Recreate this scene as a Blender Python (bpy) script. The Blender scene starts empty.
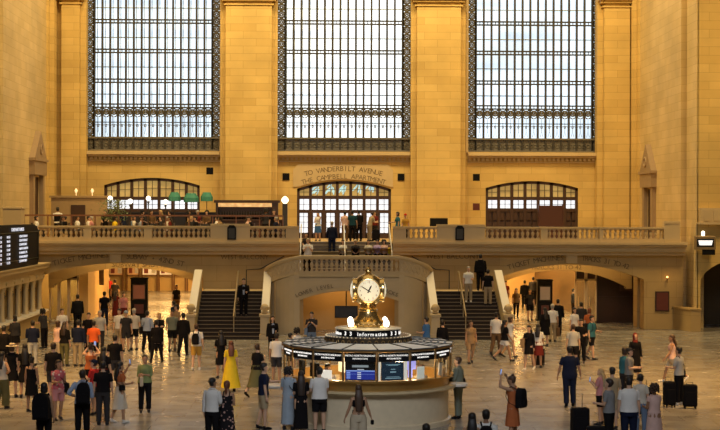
import bpy, bmesh, math, random
from mathutils import Vector, Matrix, noise
random.seed(7)
PI = math.pi
COL = bpy.context.scene.collection
CX, EYE, F, VX, HY = -1.315, 5.9, 1500.0, 322.0, 212.0
def wx(px, Y): return CX + (px - VX) * Y / F          # world x of a pixel column at distance Y
def wz(py, Y): return EYE - (py - HY) * Y / F         # world z of a pixel row at distance Y

# ---------------------------------------------------------------- materials
MATS = {}
def newmat(name):
    m = bpy.data.materials.new(name); m.use_nodes = True
    nt = m.node_tree; b = nt.nodes['Principled BSDF']
    return m, nt, b
def N(nt, t, **k):
    n = nt.nodes.new(t)
    for a, v in k.items(): setattr(n, a, v)
    return n
def plain(name, col, rough=.6, metal=0, var=.12, scale=6, emit=None, es=0):
    if name in MATS: return MATS[name]
    m, nt, b = newmat(name)
    tc = N(nt, 'ShaderNodeTexCoord'); nz = N(nt, 'ShaderNodeTexNoise'); nz.inputs['Scale'].default_value = scale
    nz.inputs['Detail'].default_value = 4
    nt.links.new(tc.outputs['Object'], nz.inputs['Vector'])
    mx = N(nt, 'ShaderNodeMix', data_type='RGBA')
    mx.inputs['A'].default_value = (*[c * (1 - var) for c in col], 1); mx.inputs['B'].default_value = (*[min(1, c * (1 + var)) for c in col], 1)
    nt.links.new(nz.outputs['Fac'], mx.inputs['Factor']); nt.links.new(mx.outputs['Result'], b.inputs['Base Color'])
    b.inputs['Roughness'].default_value = rough; b.inputs['Metallic'].default_value = metal
    if emit: b.inputs['Emission Color'].default_value = (*emit, 1); b.inputs['Emission Strength'].default_value = es
    MATS[name] = m; return m
def glow(name, col, s, var=0, scale=1):
    if name in MATS: return MATS[name]
    m, nt, b = newmat(name)
    b.inputs['Base Color'].default_value = (*[c * .4 for c in col], 1); b.inputs['Roughness'].default_value = .5
    b.inputs['Emission Color'].default_value = (*col, 1); b.inputs['Emission Strength'].default_value = s
    if var:
        tc = N(nt, 'ShaderNodeTexCoord'); nz = N(nt, 'ShaderNodeTexNoise'); nz.inputs['Scale'].default_value = scale
        nz.inputs['Detail'].default_value = 3
        mr = N(nt, 'ShaderNodeMapRange'); mr.inputs['From Min'].default_value = .3; mr.inputs['From Max'].default_value = .7
        mr.inputs['To Min'].default_value = s * (1 - var); mr.inputs['To Max'].default_value = s * (1 + var)
        nt.links.new(tc.outputs['Object'], nz.inputs['Vector']); nt.links.new(nz.outputs['Fac'], mr.inputs['Value'])
        nt.links.new(mr.outputs['Result'], b.inputs['Emission Strength'])
    MATS[name] = m; return m
def stone(name, c1, c2, mortar, bw=1.5, bh=.43, rough=.75, ms=.010):
    m, nt, b = newmat(name)
    g = N(nt, 'ShaderNodeNewGeometry'); s = N(nt, 'ShaderNodeSeparateXYZ'); nt.links.new(g.outputs['Position'], s.inputs[0])
    ad = N(nt, 'ShaderNodeMath', operation='ADD'); nt.links.new(s.outputs[0], ad.inputs[0]); nt.links.new(s.outputs[1], ad.inputs[1])
    cb = N(nt, 'ShaderNodeCombineXYZ'); nt.links.new(ad.outputs[0], cb.inputs[0]); nt.links.new(s.outputs[2], cb.inputs[1])
    br = N(nt, 'ShaderNodeTexBrick'); nt.links.new(cb.outputs[0], br.inputs['Vector'])
    br.inputs['Color1'].default_value = (*c1, 1); br.inputs['Color2'].default_value = (*c2, 1); br.inputs['Mortar'].default_value = (*mortar, 1)
    br.inputs['Scale'].default_value = 1; br.inputs['Brick Width'].default_value = bw; br.inputs['Row Height'].default_value = bh
    br.inputs['Mortar Size'].default_value = ms; br.inputs['Mortar Smooth'].default_value = .4; br.inputs['Bias'].default_value = -.1
    nz = N(nt, 'ShaderNodeTexNoise'); nz.inputs['Scale'].default_value = .45; nz.inputs['Detail'].default_value = 7
    nt.links.new(g.outputs['Position'], nz.inputs['Vector'])
    mr = N(nt, 'ShaderNodeMapRange'); mr.inputs['From Min'].default_value = .3; mr.inputs['From Max'].default_value = .7
    mr.inputs['To Min'].default_value = .84; mr.inputs['To Max'].default_value = 1.12
    nt.links.new(nz.outputs['Fac'], mr.inputs['Value'])
    mu = N(nt, 'ShaderNodeVectorMath', operation='SCALE'); nt.links.new(br.outputs['Color'], mu.inputs[0]); nt.links.new(mr.outputs[0], mu.inputs['Scale'])
    nt.links.new(mu.outputs[0], b.inputs['Base Color']); b.inputs['Roughness'].default_value = rough
    bp = N(nt, 'ShaderNodeBump'); bp.inputs['Strength'].default_value = .25; bp.inputs['Distance'].default_value = .02
    iv = N(nt, 'ShaderNodeMath', operation='SUBTRACT'); iv.inputs[0].default_value = 1; nt.links.new(br.outputs['Fac'], iv.inputs[1])
    nt.links.new(iv.outputs[0], bp.inputs['Height']); nt.links.new(bp.outputs[0], b.inputs['Normal'])
    MATS[name] = m; return m
def floor_mat():
    m, nt, b = newmat('marble_floor')
    g = N(nt, 'ShaderNodeNewGeometry')
    br = N(nt, 'ShaderNodeTexBrick'); nt.links.new(g.outputs['Position'], br.inputs['Vector'])
    br.inputs['Color1'].default_value = (.32, .30, .265, 1); br.inputs['Color2'].default_value = (.25, .23, .205, 1); br.inputs['Mortar'].default_value = (.17, .14, .11, 1)
    br.inputs['Scale'].default_value = 1; br.inputs['Brick Width'].default_value = 1.5; br.inputs['Row Height'].default_value = .9
    br.inputs['Mortar Size'].default_value = .014; br.inputs['Mortar Smooth'].default_value = .3
    nz = N(nt, 'ShaderNodeTexNoise'); nz.inputs['Scale'].default_value = 1.1; nz.inputs['Detail'].default_value = 8; nt.links.new(g.outputs['Position'], nz.inputs['Vector'])
    mr = N(nt, 'ShaderNodeMapRange'); mr.inputs['From Min'].default_value = .3; mr.inputs['From Max'].default_value = .7
    mr.inputs['To Min'].default_value = .8; mr.inputs['To Max'].default_value = 1.15; nt.links.new(nz.outputs['Fac'], mr.inputs['Value'])
    mu = N(nt, 'ShaderNodeVectorMath', operation='SCALE'); nt.links.new(br.outputs['Color'], mu.inputs[0]); nt.links.new(mr.outputs[0], mu.inputs['Scale'])
    nt.links.new(mu.outputs[0], b.inputs['Base Color'])
    m2 = N(nt, 'ShaderNodeMapRange'); m2.inputs['To Min'].default_value = .14; m2.inputs['To Max'].default_value = .34
    nt.links.new(nz.outputs['Fac'], m2.inputs['Value']); nt.links.new(m2.outputs[0], b.inputs['Roughness'])
    b.inputs['Specular IOR Level'].default_value = .6
    MATS['marble_floor'] = m; return m
def glass_mat():
    m, nt, b = newmat('clear_glass')
    out = nt.nodes['Material Output']; nt.nodes.remove(b)
    t = N(nt, 'ShaderNodeBsdfTransparent'); gl = N(nt, 'ShaderNodeBsdfGlossy'); gl.inputs['Roughness'].default_value = .05
    t.inputs[0].default_value = (.93, .95, .94, 1)
    mx = N(nt, 'ShaderNodeMixShader'); mx.inputs[0].default_value = .08
    nt.links.new(t.outputs[0], mx.inputs[1]); nt.links.new(gl.outputs[0], mx.inputs[2]); nt.links.new(mx.outputs[0], out.inputs['Surface'])
    MATS['clear_glass'] = m; return m
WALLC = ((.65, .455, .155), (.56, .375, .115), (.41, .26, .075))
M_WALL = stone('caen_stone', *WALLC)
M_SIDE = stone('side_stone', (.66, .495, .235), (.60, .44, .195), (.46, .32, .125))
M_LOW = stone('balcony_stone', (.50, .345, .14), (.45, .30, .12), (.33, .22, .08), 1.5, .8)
M_CARVE = plain('carved_stone', (.56, .42, .22), .65, var=.1, scale=2)
M_BAL = plain('baluster_stone', (.58, .44, .24), .6, var=.1, scale=3)
M_SOLID = plain('parapet_marble', (.56, .43, .24), .55, var=.14, scale=1.3)
M_WHITE = plain('pale_marble', (.74, .69, .60), .35, var=.07, scale=2)
M_INK = plain('carved_letter_stone', (.17, .115, .055), .8)
M_FLOOR = floor_mat(); M_GLASS = glass_mat()
M_BRONZE = plain('dark_bronze', (.055, .05, .042), .45, .4, .25)
M_GRILLE = plain('grille_bronze', (.16, .145, .115), .5, .2, .3, 9)
M_GREYBAR = plain('grey_window_bar', (.60, .68, .72), .5, .1)
M_BRASS = plain('polished_brass', (.86, .62, .26), .24, 1, .10, 12)
M_DKBRASS = plain('aged_brass', (.35, .22, .09), .38, .9, .2)
M_WOOD = plain('dark_wood', (.05, .022, .010), .45, 0, .25, 3)
M_OAK = plain('golden_wood', (.42, .23, .07), .4, 0, .2, 2)
M_BLACK = plain('black_panel', (.009, .009, .010), .6, 0, .2)
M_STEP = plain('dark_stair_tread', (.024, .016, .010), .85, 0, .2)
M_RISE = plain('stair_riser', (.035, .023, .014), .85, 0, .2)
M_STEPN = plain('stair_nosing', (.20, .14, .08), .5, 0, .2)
M_BLACK.node_tree.nodes['Principled BSDF'].inputs['Specular IOR Level'].default_value = .12
M_TEXT = glow('sign_letters', (1, .96, .9), 1.1)
M_GLOBE = glow('lamp_globe', (1, .86, .62), 3.2)
M_SKY = glow('daylight_glass', (.74, .88, 1.0), 1.35, .25, .3)
M_SKYB = glow('bright_daylight_glass', (.88, .95, 1.0), 1.65, .12, .35)
M_DAY = glow('street_daylight_glass', (.93, .96, 1.0), 1.15, .15, 1.2)
M_GLOWPANE = glow('warm_glow_pane', (.85, .55, .16), .42, .3, 1.2)  # golden glow put into the panes for the warm-lit wall behind
M_WARMG = glow('warm_shop_glass', (1, .66, .28), .7, .4, 1.5)

# ---------------------------------------------------------------- mesh helpers
def tag(o, label=None, cat=None, group=None, kind=None):
    if label: o['label'] = label
    if cat: o['category'] = cat
    if group: o['group'] = group
    if kind: o['kind'] = kind
    return o
def empty(name, loc, label=None, cat=None, group=None, rz=0):
    o = bpy.data.objects.new(name, None); COL.objects.link(o); o.location = loc; o.rotation_euler = (0, 0, rz)
    o.empty_display_size = .2
    return tag(o, label, cat, group)
class MB:
    def __init__(s): s.bm = bmesh.new()
    def face(s, vs, mi=0):
        try:
            f = s.bm.faces.new(vs); f.material_index = mi; return f
        except ValueError: return None
    def box(s, x0, x1, y0, y1, z0, z1, mi=0, M=None):
        P = [(x0, y0, z0), (x1, y0, z0), (x1, y1, z0), (x0, y1, z0), (x0, y0, z1), (x1, y0, z1), (x1, y1, z1), (x0, y1, z1)]
        v = [s.bm.verts.new(M @ Vector(p) if M else p) for p in P]
        for q in ((0, 3, 2, 1), (4, 5, 6, 7), (0, 1, 5, 4), (1, 2, 6, 5), (2, 3, 7, 6), (3, 0, 4, 7)): s.face([v[i] for i in q], mi)
        return s
    def prism(s, pts, y0, y1, mi=0, axis='y', M=None):   # polygon in x,z pushed along y (or polygon in x,y pushed along z)
        def mk(a, b, t):
            p = Vector((a, t, b)) if axis == 'y' else (Vector((a, b, t)) if axis == 'z' else Vector((t, a, b)))
            return M @ p if M else p
        A = [s.bm.verts.new(mk(a, b, y0)) for a, b in pts]; B = [s.bm.verts.new(mk(a, b, y1)) for a, b in pts]
        n = len(pts); s.face(A, mi); s.face(B[::-1], mi)
        for i in range(n): s.face([A[i], B[i], B[(i + 1) % n], A[(i + 1) % n]], mi)
        return s
    def ring(s, c, u, v, rx, ry, seg):
        return [s.bm.verts.new(c + u * (rx * math.cos(2 * PI * i / seg)) + v * (ry * math.sin(2 * PI * i / seg))) for i in range(seg)]
    def skin(s, rings, mi=0, caps=True, close=False):
        n = len(rings[0])
        L = len(rings)
        for a in range(L if close else L - 1):
            r0, r1 = rings[a], rings[(a + 1) % L]
            for i in range(n): s.face([r0[i], r0[(i + 1) % n], r1[(i + 1) % n], r1[i]], mi)
        if caps and not close: s.face(rings[0][::-1], mi); s.face(rings[-1], mi)
    def tube(s, pts, r, seg=8, mi=0, closed=False, flat=1, ref=None):   # r: number or list
        pts = [Vector(p) for p in pts]; n = len(pts); rings = []
        rr = r if isinstance(r, (list, tuple)) else [r] * n
        U = None
        for i, p in enumerate(pts):
            if closed: t = pts[(i + 1) % n] - pts[i - 1]
            else: t = pts[min(i + 1, n - 1)] - pts[max(i - 1, 0)]
            if t.length < 1e-7: t = Vector((0, 0, 1))
            t.normalize()
            if U is None:
                U = Vector(ref) if ref else (Vector((1, 0, 0)) if abs(t.x) < .8 else Vector((0, 1, 0)))
            U = (U - t * U.dot(t))
            if U.length < 1e-5: U = t.orthogonal()
            U.normalize(); V = t.cross(U)
            rings.append(s.ring(p, U, V, rr[i], rr[i] * flat, seg))
        s.skin(rings, mi, close=closed); return s
    def lathe(s, prof, c=(0, 0, 0), seg=16, mi=0, sx=1, sy=1):
        c = Vector(c); rings = []
        for r, z in prof: rings.append(s.ring(c + Vector((0, 0, z)), Vector((1, 0, 0)), Vector((0, 1, 0)), max(r, .0005) * sx, max(r, .0005) * sy, seg))
        s.skin(rings, mi); return s
    def ball(s, c, rx, ry=None, rz=None, seg=12, rg=8, mi=0):
        ry = ry or rx; rz = rz or rx; c = Vector(c); rings = []
        for j in range(rg + 1):
            a = -PI / 2 + PI * (j + (.12 if j == 0 else -.12 if j == rg else 0)) / rg
            rings.append(s.ring(c + Vector((0, 0, rz * math.sin(a))), Vector((1, 0, 0)), Vector((0, 1, 0)), rx * math.cos(a), ry * math.cos(a), seg))
        s.skin(rings, mi); return s
    def torus(s, c, u, v, R, r, seg=16, tseg=6, mi=0):
        c = Vector(c); u = Vector(u); v = Vector(v)
        return s.tube([c + u * R * math.cos(2 * PI * i / seg) + v * R * math.sin(2 * PI * i / seg) for i in range(seg)], r, tseg, mi, closed=True, ref=u.cross(v))
    def text(s, body, size, M, ext=.01, align='CENTER', mi=0, bold=0):
        c = bpy.data.curves.new('t', 'FONT'); c.body = body; c.size = size; c.extrude = ext; c.align_x = align; c.resolution_u = 2; c.offset = bold * size
        o = bpy.data.objects.new('t', c); COL.objects.link(o); bpy.context.view_layer.update()
        me = bpy.data.meshes.new_from_object(o); me.transform(M)
        n0 = len(s.bm.faces); s.bm.from_mesh(me); s.bm.faces.ensure_lookup_table()
        for f in s.bm.faces[n0:]: f.material_index = mi
        bpy.data.objects.remove(o); bpy.data.curves.remove(c); bpy.data.meshes.remove(me)
        return s
    def build(s, name, mats, parent=None, smooth=False, bevel=0, loc=None, rz=None):
        if not isinstance(mats, (list, tuple)): mats = [mats]
        bmesh.ops.recalc_face_normals(s.bm, faces=s.bm.faces)
        me = bpy.data.meshes.new(name); s.bm.to_mesh(me); s.bm.free()
        for m in mats: me.materials.append(m)
        if smooth:
            me.polygons.foreach_set('use_smooth', [True] * len(me.polygons))
            me.set_sharp_from_angle(angle=math.radians(50))
        o = bpy.data.objects.new(name, me); COL.objects.link(o)
        if parent: o.parent = parent
        if loc: o.location = loc
        if rz is not None: o.rotation_euler = (0, 0, rz)
        if bevel:
            b = o.modifiers.new('bevel', 'BEVEL'); b.width = bevel; b.segments = 2; b.limit_method = 'ANGLE'
        return o
def struct(name, mb, mats, parent=None, smooth=False, bevel=0):
    o = mb.build(name, mats, parent, smooth, bevel)
    if not parent: o['kind'] = 'structure'
    return o
def sempty(name, loc=(0, 0, 0)):
    o = empty(name, loc); o['kind'] = 'structure'; return o
def copy_tree(o, parent=None):
    c = o.copy(); COL.objects.link(c)
    if parent: c.parent = parent
    for ch in [x for x in bpy.data.objects if x.parent == o]: copy_tree(ch, c)
    return c
def seg_arc(x0, x1, zs, zt):          # segmental arch from spring height zs at both ends to zt in the middle
    c = (x0 + x1) / 2; w = (x1 - x0) / 2; h = zt - zs; R = (w * w + h * h) / (2 * h); zc = zt - R
    return lambda x: zc + math.sqrt(max(0, R * R - (x - c) ** 2))
def wall_holes(mb, x0, x1, z0, z1, y0, y1, holes, step=.5):
    # holes: (xa, xb, zlow, ztop) with ztop a number or a function of x
    xs = {round(x0, 4), round(x1, 4)}
    for h in holes:
        n = max(1, int((h[1] - h[0]) / step)) if callable(h[3]) or callable(h[2]) else 1
        for i in range(n + 1): xs.add(round(h[0] + (h[1] - h[0]) * i / n, 4))
    xs = sorted(x for x in xs if x0 - 1e-3 <= x <= x1 + 1e-3)
    ev = lambda f, x: f(x) if callable(f) else f
    for a, b in zip(xs, xs[1:]):
        m = (a + b) / 2; cur = [(lambda x: z0)]
        hs = sorted([h for h in holes if h[0] < m < h[1]], key=lambda h: ev(h[2], m)); lo = lambda x: z0
        for h in hs:
            la, lb, ha, hb = ev(lo, a), ev(lo, b), ev(h[2], a), ev(h[2], b)
            if ha - la > .001 or hb - lb > .001: mb.prism([(a, la), (b, lb), (b, hb), (a, ha)], y0, y1)
            lo = h[3]
        mb.prism([(a, ev(lo, a)), (b, ev(lo, b)), (b, z1), (a, z1)], y0, y1)
def T(loc=(0, 0, 0), rz=0, rx=0, ry=0, s=1):
    return Matrix.Translation(loc) @ Matrix.Rotation(rz, 4, 'Z') @ Matrix.Rotation(ry, 4, 'Y') @ Matrix.Rotation(rx, 4, 'X') @ Matrix.Scale(s, 4)
def arc_text(mb, body, x0, x1, zf, y, size, ext=.006):
    n = len(body)
    for i, ch in enumerate(body):
        if ch == ' ': continue
        x = x0 + (x1 - x0) * (i + .5) / n; sl = math.atan((zf(x + .05) - zf(x - .05)) / .1)
        mb.text(ch, size, T((x, y, zf(x))) @ Matrix.Rotation(-sl, 4, 'Y') @ Matrix.Rotation(PI / 2, 4, 'X'), ext)
# ================================================================ SETTING
HW = 17.0
mb = MB(); mb.box(-24, 24, 12, 76, -.3, 0); struct('floor', mb, M_FLOOR)
mb = MB(); mb.box(-24, 24, 76, 116, -.3, 0); struct('floor', mb, M_FLOOR)

# ---- west wall at Y=88 with three great windows and three arches
YW = 88.0
WC = (-11.22, -.04, 11.17); WH = 3.94; ZB = 9.44; ZT = 25.0
A_L = (wx(105, YW), wx(200, YW)); A_C = (wx(297, YW), wx(391, YW)); A_R = (wx(486, YW), wx(579, YW))
arcL = seg_arc(*A_L, wz(186, YW), wz(178.5, YW)); arcC = seg_arc(*A_C, wz(189, YW), wz(181, YW)); arcR = seg_arc(*A_R, wz(187.5, YW), wz(180.5, YW))
FB = 4.35   # balcony floor height
mb = MB()
wall_holes(mb, -HW - 1, HW + 1, FB - .4, ZT, YW, YW + 1.0,
    [(c - WH, c + WH, ZB, ZT - .01) for c in WC] + [(A_L[0], A_L[1], FB, arcL), (A_C[0], A_C[1], FB, arcC), (A_R[0], A_R[1], FB, arcR)], .35)
wallW = struct('wall_west', mb, M_WALL)
# pilasters
def pil(x0, x1, y=86.9):
    m = MB(); m.box(x0, x1, y + .45, YW, FB, ZT); m.box(x0 + .32, x1 - .32, y, y + .45, FB, ZT)
    m.box(x0 + .12, x1 - .12, y - .05, y + .45, FB, FB + .6)
    m.box(x0 + .1, x1 - .1, y - .16, y + .46, wz(2, 87) , wz(2, 87) + .16); m.box(x0, x1, y - .3, y + .46, wz(2, 87) + .16, wz(2, 87) + .34)
    m.box(x0 + .2, x1 - .2, y - .07, y + .46, wz(6, 87) , wz(6, 87) + .08)
    o = struct('trim_pilaster', m, M_WALL, wallW); return o
pil(wx(57, 87), wx(86, 87)); pil(wx(220, 87), wx(277, 87)); pil(wx(411, 87), wx(466, 87)); pil(wx(599, 87), wx(636, 87))
for c in WC:      # ledge and dentil course under each window
    m = MB(); m.box(c - WH - .0, c + WH, YW - .45, YW, ZB - .22, ZB - .04); m.box(c - WH, c + WH, YW - .3, YW, ZB - .34, ZB - .22)
    m.box(c - WH, c + WH, YW - .1, YW, ZB - .62, ZB - .56)
    k = int(2 * WH / .26)
    for i in range(k): m.box(c - WH + .26 * i + .05, c - WH + .26 * i + .19, YW - .18, YW, ZB - .52, ZB - .35)
    struct('window_ledge', m, M_CARVE, wallW)
# stone frames around the big windows
for c in WC:
    m = MB()
    for s in (-1, 1):
        x = c + s * (WH + .04); m.box(min(x, x + s * .0) - .07, x + .07, YW - .12, YW, ZB - .04, ZT)
    struct('window_surround', m, M_CARVE, wallW)
# spandrel panel with the inscription above the middle arch
m = MB(); pc = seg_arc(wx(292, YW), wx(394, YW), wz(173, YW), wz(165, YW))
xs = [wx(293, YW) + (wx(393, YW) - wx(293, YW)) * i / 16 for i in range(17)]
m.prism([(x, wz(164.5, YW)) for x in (xs[0] + .3, xs[-1] - .3)] + [(xs[-1], wz(170, YW))] + [(x, arcC(min(max(x, A_C[0]), A_C[1])) + .1) for x in xs[::-1]] + [(xs[0], wz(170, YW))], YW - .07, YW)
struct('inscription_panel', m, M_CARVE, wallW)
m = MB()
arc_text(m, 'TO VANDERBILT AVENUE', wx(305, YW), wx(382, YW), lambda x: arcC(x) + .58, YW - .075, .42)
arc_text(m, 'THE CAMPBELL APARTMENT', wx(302, YW), wx(385, YW), lambda x: arcC(x) + .14, YW - .075, .40)
struct('inscription', m, M_INK, wallW)
for (x, y, c) in ((210, 171.5, 0), (286, 177, 0), (401, 177, 0), (476.5, 177, 0), (476.5, 206.5, 1)):
    m = MB(); Y = YW - (0 if x in (286, 401) else 1.1); X = wx(x, Y); Z = wz(y, Y)
    m.box(X - .2, X + .2, Y - .05, Y, Z - .2, Z + .2)
    for i in range(4): m.box(X - .17, X + .17, Y - .07, Y - .05, Z - .16 + .09 * i, Z - .12 + .09 * i)
    struct('wall_vent', m, [M_BLACK, plain('rust_red_metal', (.12, .025, .015), .5)][c], wallW)

# ---- the great windows
def big_window(i, c):
    w = sempty('window_%d' % i, (c, YW, ZB)); Yb = YW + .25
    def P(name, mb, mat, **k): o = mb.build(name, mat, w, **k); o.matrix_parent_inverse = Matrix.Translation((-c, -YW, -ZB)); return o
    g = .50; xi0 = c - WH + g; xi1 = c + WH - g; n = 15; dx = (xi1 - xi0) / n
    zr = [10.24, 12.09, 13.55, 15.30, 17.04, 18.80, 20.55, 22.3, 24.0]
    m = MB()
    for k in range(n + 1): m.box(xi0 + k * dx - .055, xi0 + k * dx + .055, Yb - .1, Yb + .12, ZB, ZT)
    P('mullion', m, M_BRONZE)
    m = MB()
    for z in zr[1:]:
        m.box(xi0, xi1, Yb - .06, Yb + .1, z - .135, z - .055); m.box(xi0, xi1, Yb - .06, Yb + .1, z + .055, z + .135)
        for k in range(n): m.box(xi0 + (k + .5) * dx - .02, xi0 + (k + .5) * dx + .02, Yb - .04, Yb + .02, z - .06, z + .06)
    P('transom', m, M_BRONZE)
    # outer sash lines, one metre behind the inner one
    m = MB(); Yo = YW + .92
    for k in range(n + 1): m.box(xi0 + (k + .14) * dx - .02, xi0 + (k + .14) * dx + .02, Yo, Yo + .06, ZB, ZT)
    for a, b in zip(zr, zr[1:]):
        m.box(xi0 - g, xi1 + g, Yo, Yo + .05, (a + b) / 2 - .03, (a + b) / 2 + .03); pass
    P('outer_sash', m, M_GREYBAR)
    m = MB(); m.box(c - WH, c + WH, YW + 1.0, YW + 1.04, ZB, ZT); P('glass', m, M_SKYB if i == 2 else M_SKY)
    # border grille of scrollwork on both sides
    for s in (-1, 1):
        m = MB(); x0 = c - WH if s < 0 else xi1; x1 = x0 + g; xm = (x0 + x1) / 2
        m.box(x0, x0 + .05, Yb - .1, Yb + .12, ZB, ZT); m.box(x1 - .05, x1, Yb - .1, Yb + .12, ZB, ZT)
        z = ZB + .3
        while z < 22.5:
            m.torus((xm, Yb, z), (1, 0, 0), (0, 0, 1), .165, .045, 10, 4); m.torus((xm, Yb, z), (1, 0, 0), (0, 0, 1), .07, .045, 8, 4)
            for (a, b) in ((-1, 1), (1, 1)): m.tube([(xm - .2, Yb, z + .22 - a * .08), (xm + .2, Yb, z + .22 + a * .08)], .036, 4)
            for q in (-1, 1): m.tube([(xm + q * .19, Yb, z - .2), (xm + q * .13, Yb, z), (xm + q * .19, Yb, z + .2)], .036, 4)
            z += .43
        P('border_grille', m, M_GRILLE)
    m = MB()      # solid lattice base
    m.box(c - WH, c + WH, Yb, Yb + .1, ZB, zr[0]); m.box(c - WH, c + WH, Yb - .14, Yb + .1, zr[0] - .07, zr[0] + .03); m.box(c - WH, c + WH, Yb - .14, Yb + .1, ZB, ZB + .1)
    k = 0; x = c - WH + .14
    while x < c + WH - .1:
        m.torus((x, Yb - .02, ZB + .36), (1, 0, 0), (0, 0, 1), .10, .022, 8, 4); m.box(x + .12, x + .14, Yb - .05, Yb, ZB + .1, zr[0] - .07); x += .26
    P('base_grille', m, M_GRILLE)
    m = MB()      # ornament frieze and drops under the first transom
    for k in range(n):
        xm = xi0 + (k + .5) * dx; z = zr[1] - .36
        m.torus((xm, Yb, z), (1, 0, 0), (0, 0, 1), .14, .05, 10, 4); m.torus((xm, Yb, z), (1, 0, 0), (0, 0, 1), .05, .04, 6, 4)
        for q in (-1, 1): m.tube([(xm + q * .18, Yb, z + .22), (xm + q * .05, Yb, z + .12), (xm + q * .18, Yb, z - .2), (xm + q * .04, Yb, z - .3)], .04, 4)
        m.tube([(xm, Yb, z - .25), (xm, Yb, zr[0] + .35)], .012, 4); m.torus((xm, Yb, z - .82), (1, 0, 0), (0, 0, 1), .055, .02, 8, 4)
        m.tube([(xm - .17, Yb, z - .78), (xm, Yb, z - .72), (xm + .17, Yb, z - .78)], .018, 4)
        m.tube([(xm - .09, Yb, zr[0] + .1), (xm, Yb, zr[0] + .42), (xm + .09, Yb, zr[0] + .1)], .014, 4)
    P('ornament_frieze', m, M_GRILLE)
for i, c in enumerate(WC): big_window(i + 1, c)

# ---- the three arched openings at balcony level
def arch_glazing(name, A, arc, rows, kinds, base):
    w = sempty(name, ((A[0] + A[1]) / 2, YW, FB)); loc = w.location.copy()
    def P(nm, mb, mat): o = mb.build(nm, mat, w); o.matrix_parent_inverse = Matrix.Translation(-loc); return o
    n = 7; dx = (A[1] - A[0]) / n; Y0 = YW + .2
    m = MB()
    for k in range(n + 1):
        x = A[0] + k * dx; x = min(max(x, A[0] + .07), A[1] - .07); m.box(x - .085, x + .085, Y0 - .12, Y0 + .12, FB, arc(x))
    for z in rows: m.box(A[0], A[1], Y0 - .1, Y0 + .1, z - .1, z + .1)
    N_ = 24; X = [A[0] + (A[1] - A[0]) * i / N_ for i in range(N_ + 1)]
    for a, b in zip(X, X[1:]): m.prism([(a, arc(a) - .17), (b, arc(b) - .17), (b, arc(b)), (a, arc(a))], Y0 - .12, Y0 + .12)
    P('frame', m, M_WOOD)
    m = MB(); tops = rows + [99]; lows = [FB] + rows
    for k in range(n):
        xm = A[0] + (k + .5) * dx
        for r, (a, b) in enumerate(zip(lows, tops)):
            if r == 0 and base == 'wood': continue
            t = min(b, arc(xm)); m.box(xm - .015, xm + .015, Y0 - .02, Y0 + .04, a, t)
            nn = 2 if r else 5
            for j in range(1, nn): m.box(xm - dx / 2, xm + dx / 2, Y0 - .02, Y0 + .04, a + (t - a) * j / nn - .013, a + (t - a) * j / nn + .013)
    P('glazing_bar', m, M_WOOD)
    for r, (a, b) in enumerate(zip(lows, tops)):
        m = MB()
        if b == 99:
            for u, v in zip(X, X[1:]): m.prism([(u, a), (v, a), (v, arc(v)), (u, arc(u))], Y0 + .06, Y0 + .08)
        else: m.box(A[0], A[1], Y0 + .06, Y0 + .08, a, b)
        P('glass' if kinds[r] is not M_WOOD else 'door_panel', m, kinds[r])
    return w, P, Y0, dx
r2, r1 = wz(197.5, YW), wz(211.5, YW)
w, P, Y0, dx = arch_glazing('door_1', A_C, arcC, [r1, r2], [M_DAY, M_DAY, M_GLOWPANE], 'glass')
m = MB()           # doors: stiles, bottom panels and dark leaves
for k in range(7):
    xm = A_C[0] + (k + .5) * dx
    for s in (-1, 1): m.box(xm + s * dx * .37 - .055, xm + s * dx * .37 + .055, Y0 - .09, Y0 + .05, FB, r1)
    m.box(xm - dx / 2, xm + dx / 2, Y0 - .09, Y0 + .05, FB, FB + .3); m.box(xm - dx / 2, xm + dx / 2, Y0 - .09, Y0 + .05, r1 - .1, r1)
P('door_leaf', m, M_WOOD)
m = MB()           # glass art in the top lights
art = [plain('art_glass', (.3, .5, .5), .3, emit=(.6, .85, .88), es=.7)]
for k in range(1, 6):
    xm = A_C[0] + (k + .5) * dx
    for j in range(7):
        a = random.uniform(-1, 1); z = r2 + .15 + random.random() * .5; L = .25
        m.tube([(xm + a * .28 - L * .4, Y0 + .03, z), (xm + a * .2, Y0 + .03, z + .18), (xm + a * .1 + L * .3, Y0 + .03, z + .3)], .04, 4)
P('glass_art', m, art)
arch_glazing('window_4', A_L, arcL, [wz(211, YW), wz(199, YW)], [M_BLACK, M_DAY, M_GLOWPANE], 'wood')
w, P, Y0, dx = arch_glazing('window_5', A_R, arcR, [wz(209.5, YW), wz(198, YW)], [M_WOOD, M_DAY, M_GLOWPANE], 'wood')
m = MB()
for k in range(7):
    xm = A_R[0] + (k + .5) * dx; z1 = wz(211, YW)
    for s in (-1, 1): m.box(xm + s * .26 - .2, xm + s * .26 + .2, Y0 - .06, Y0 + .05, FB + .1, FB + 1.0); m.box(xm + s * .26 - .2, xm + s * .26 + .2, Y0 - .06, Y0 + .05, FB + 1.1, z1 - .05)
P('door_panel', m, plain('brown_door', (.05, .022, .01), .45))

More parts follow.
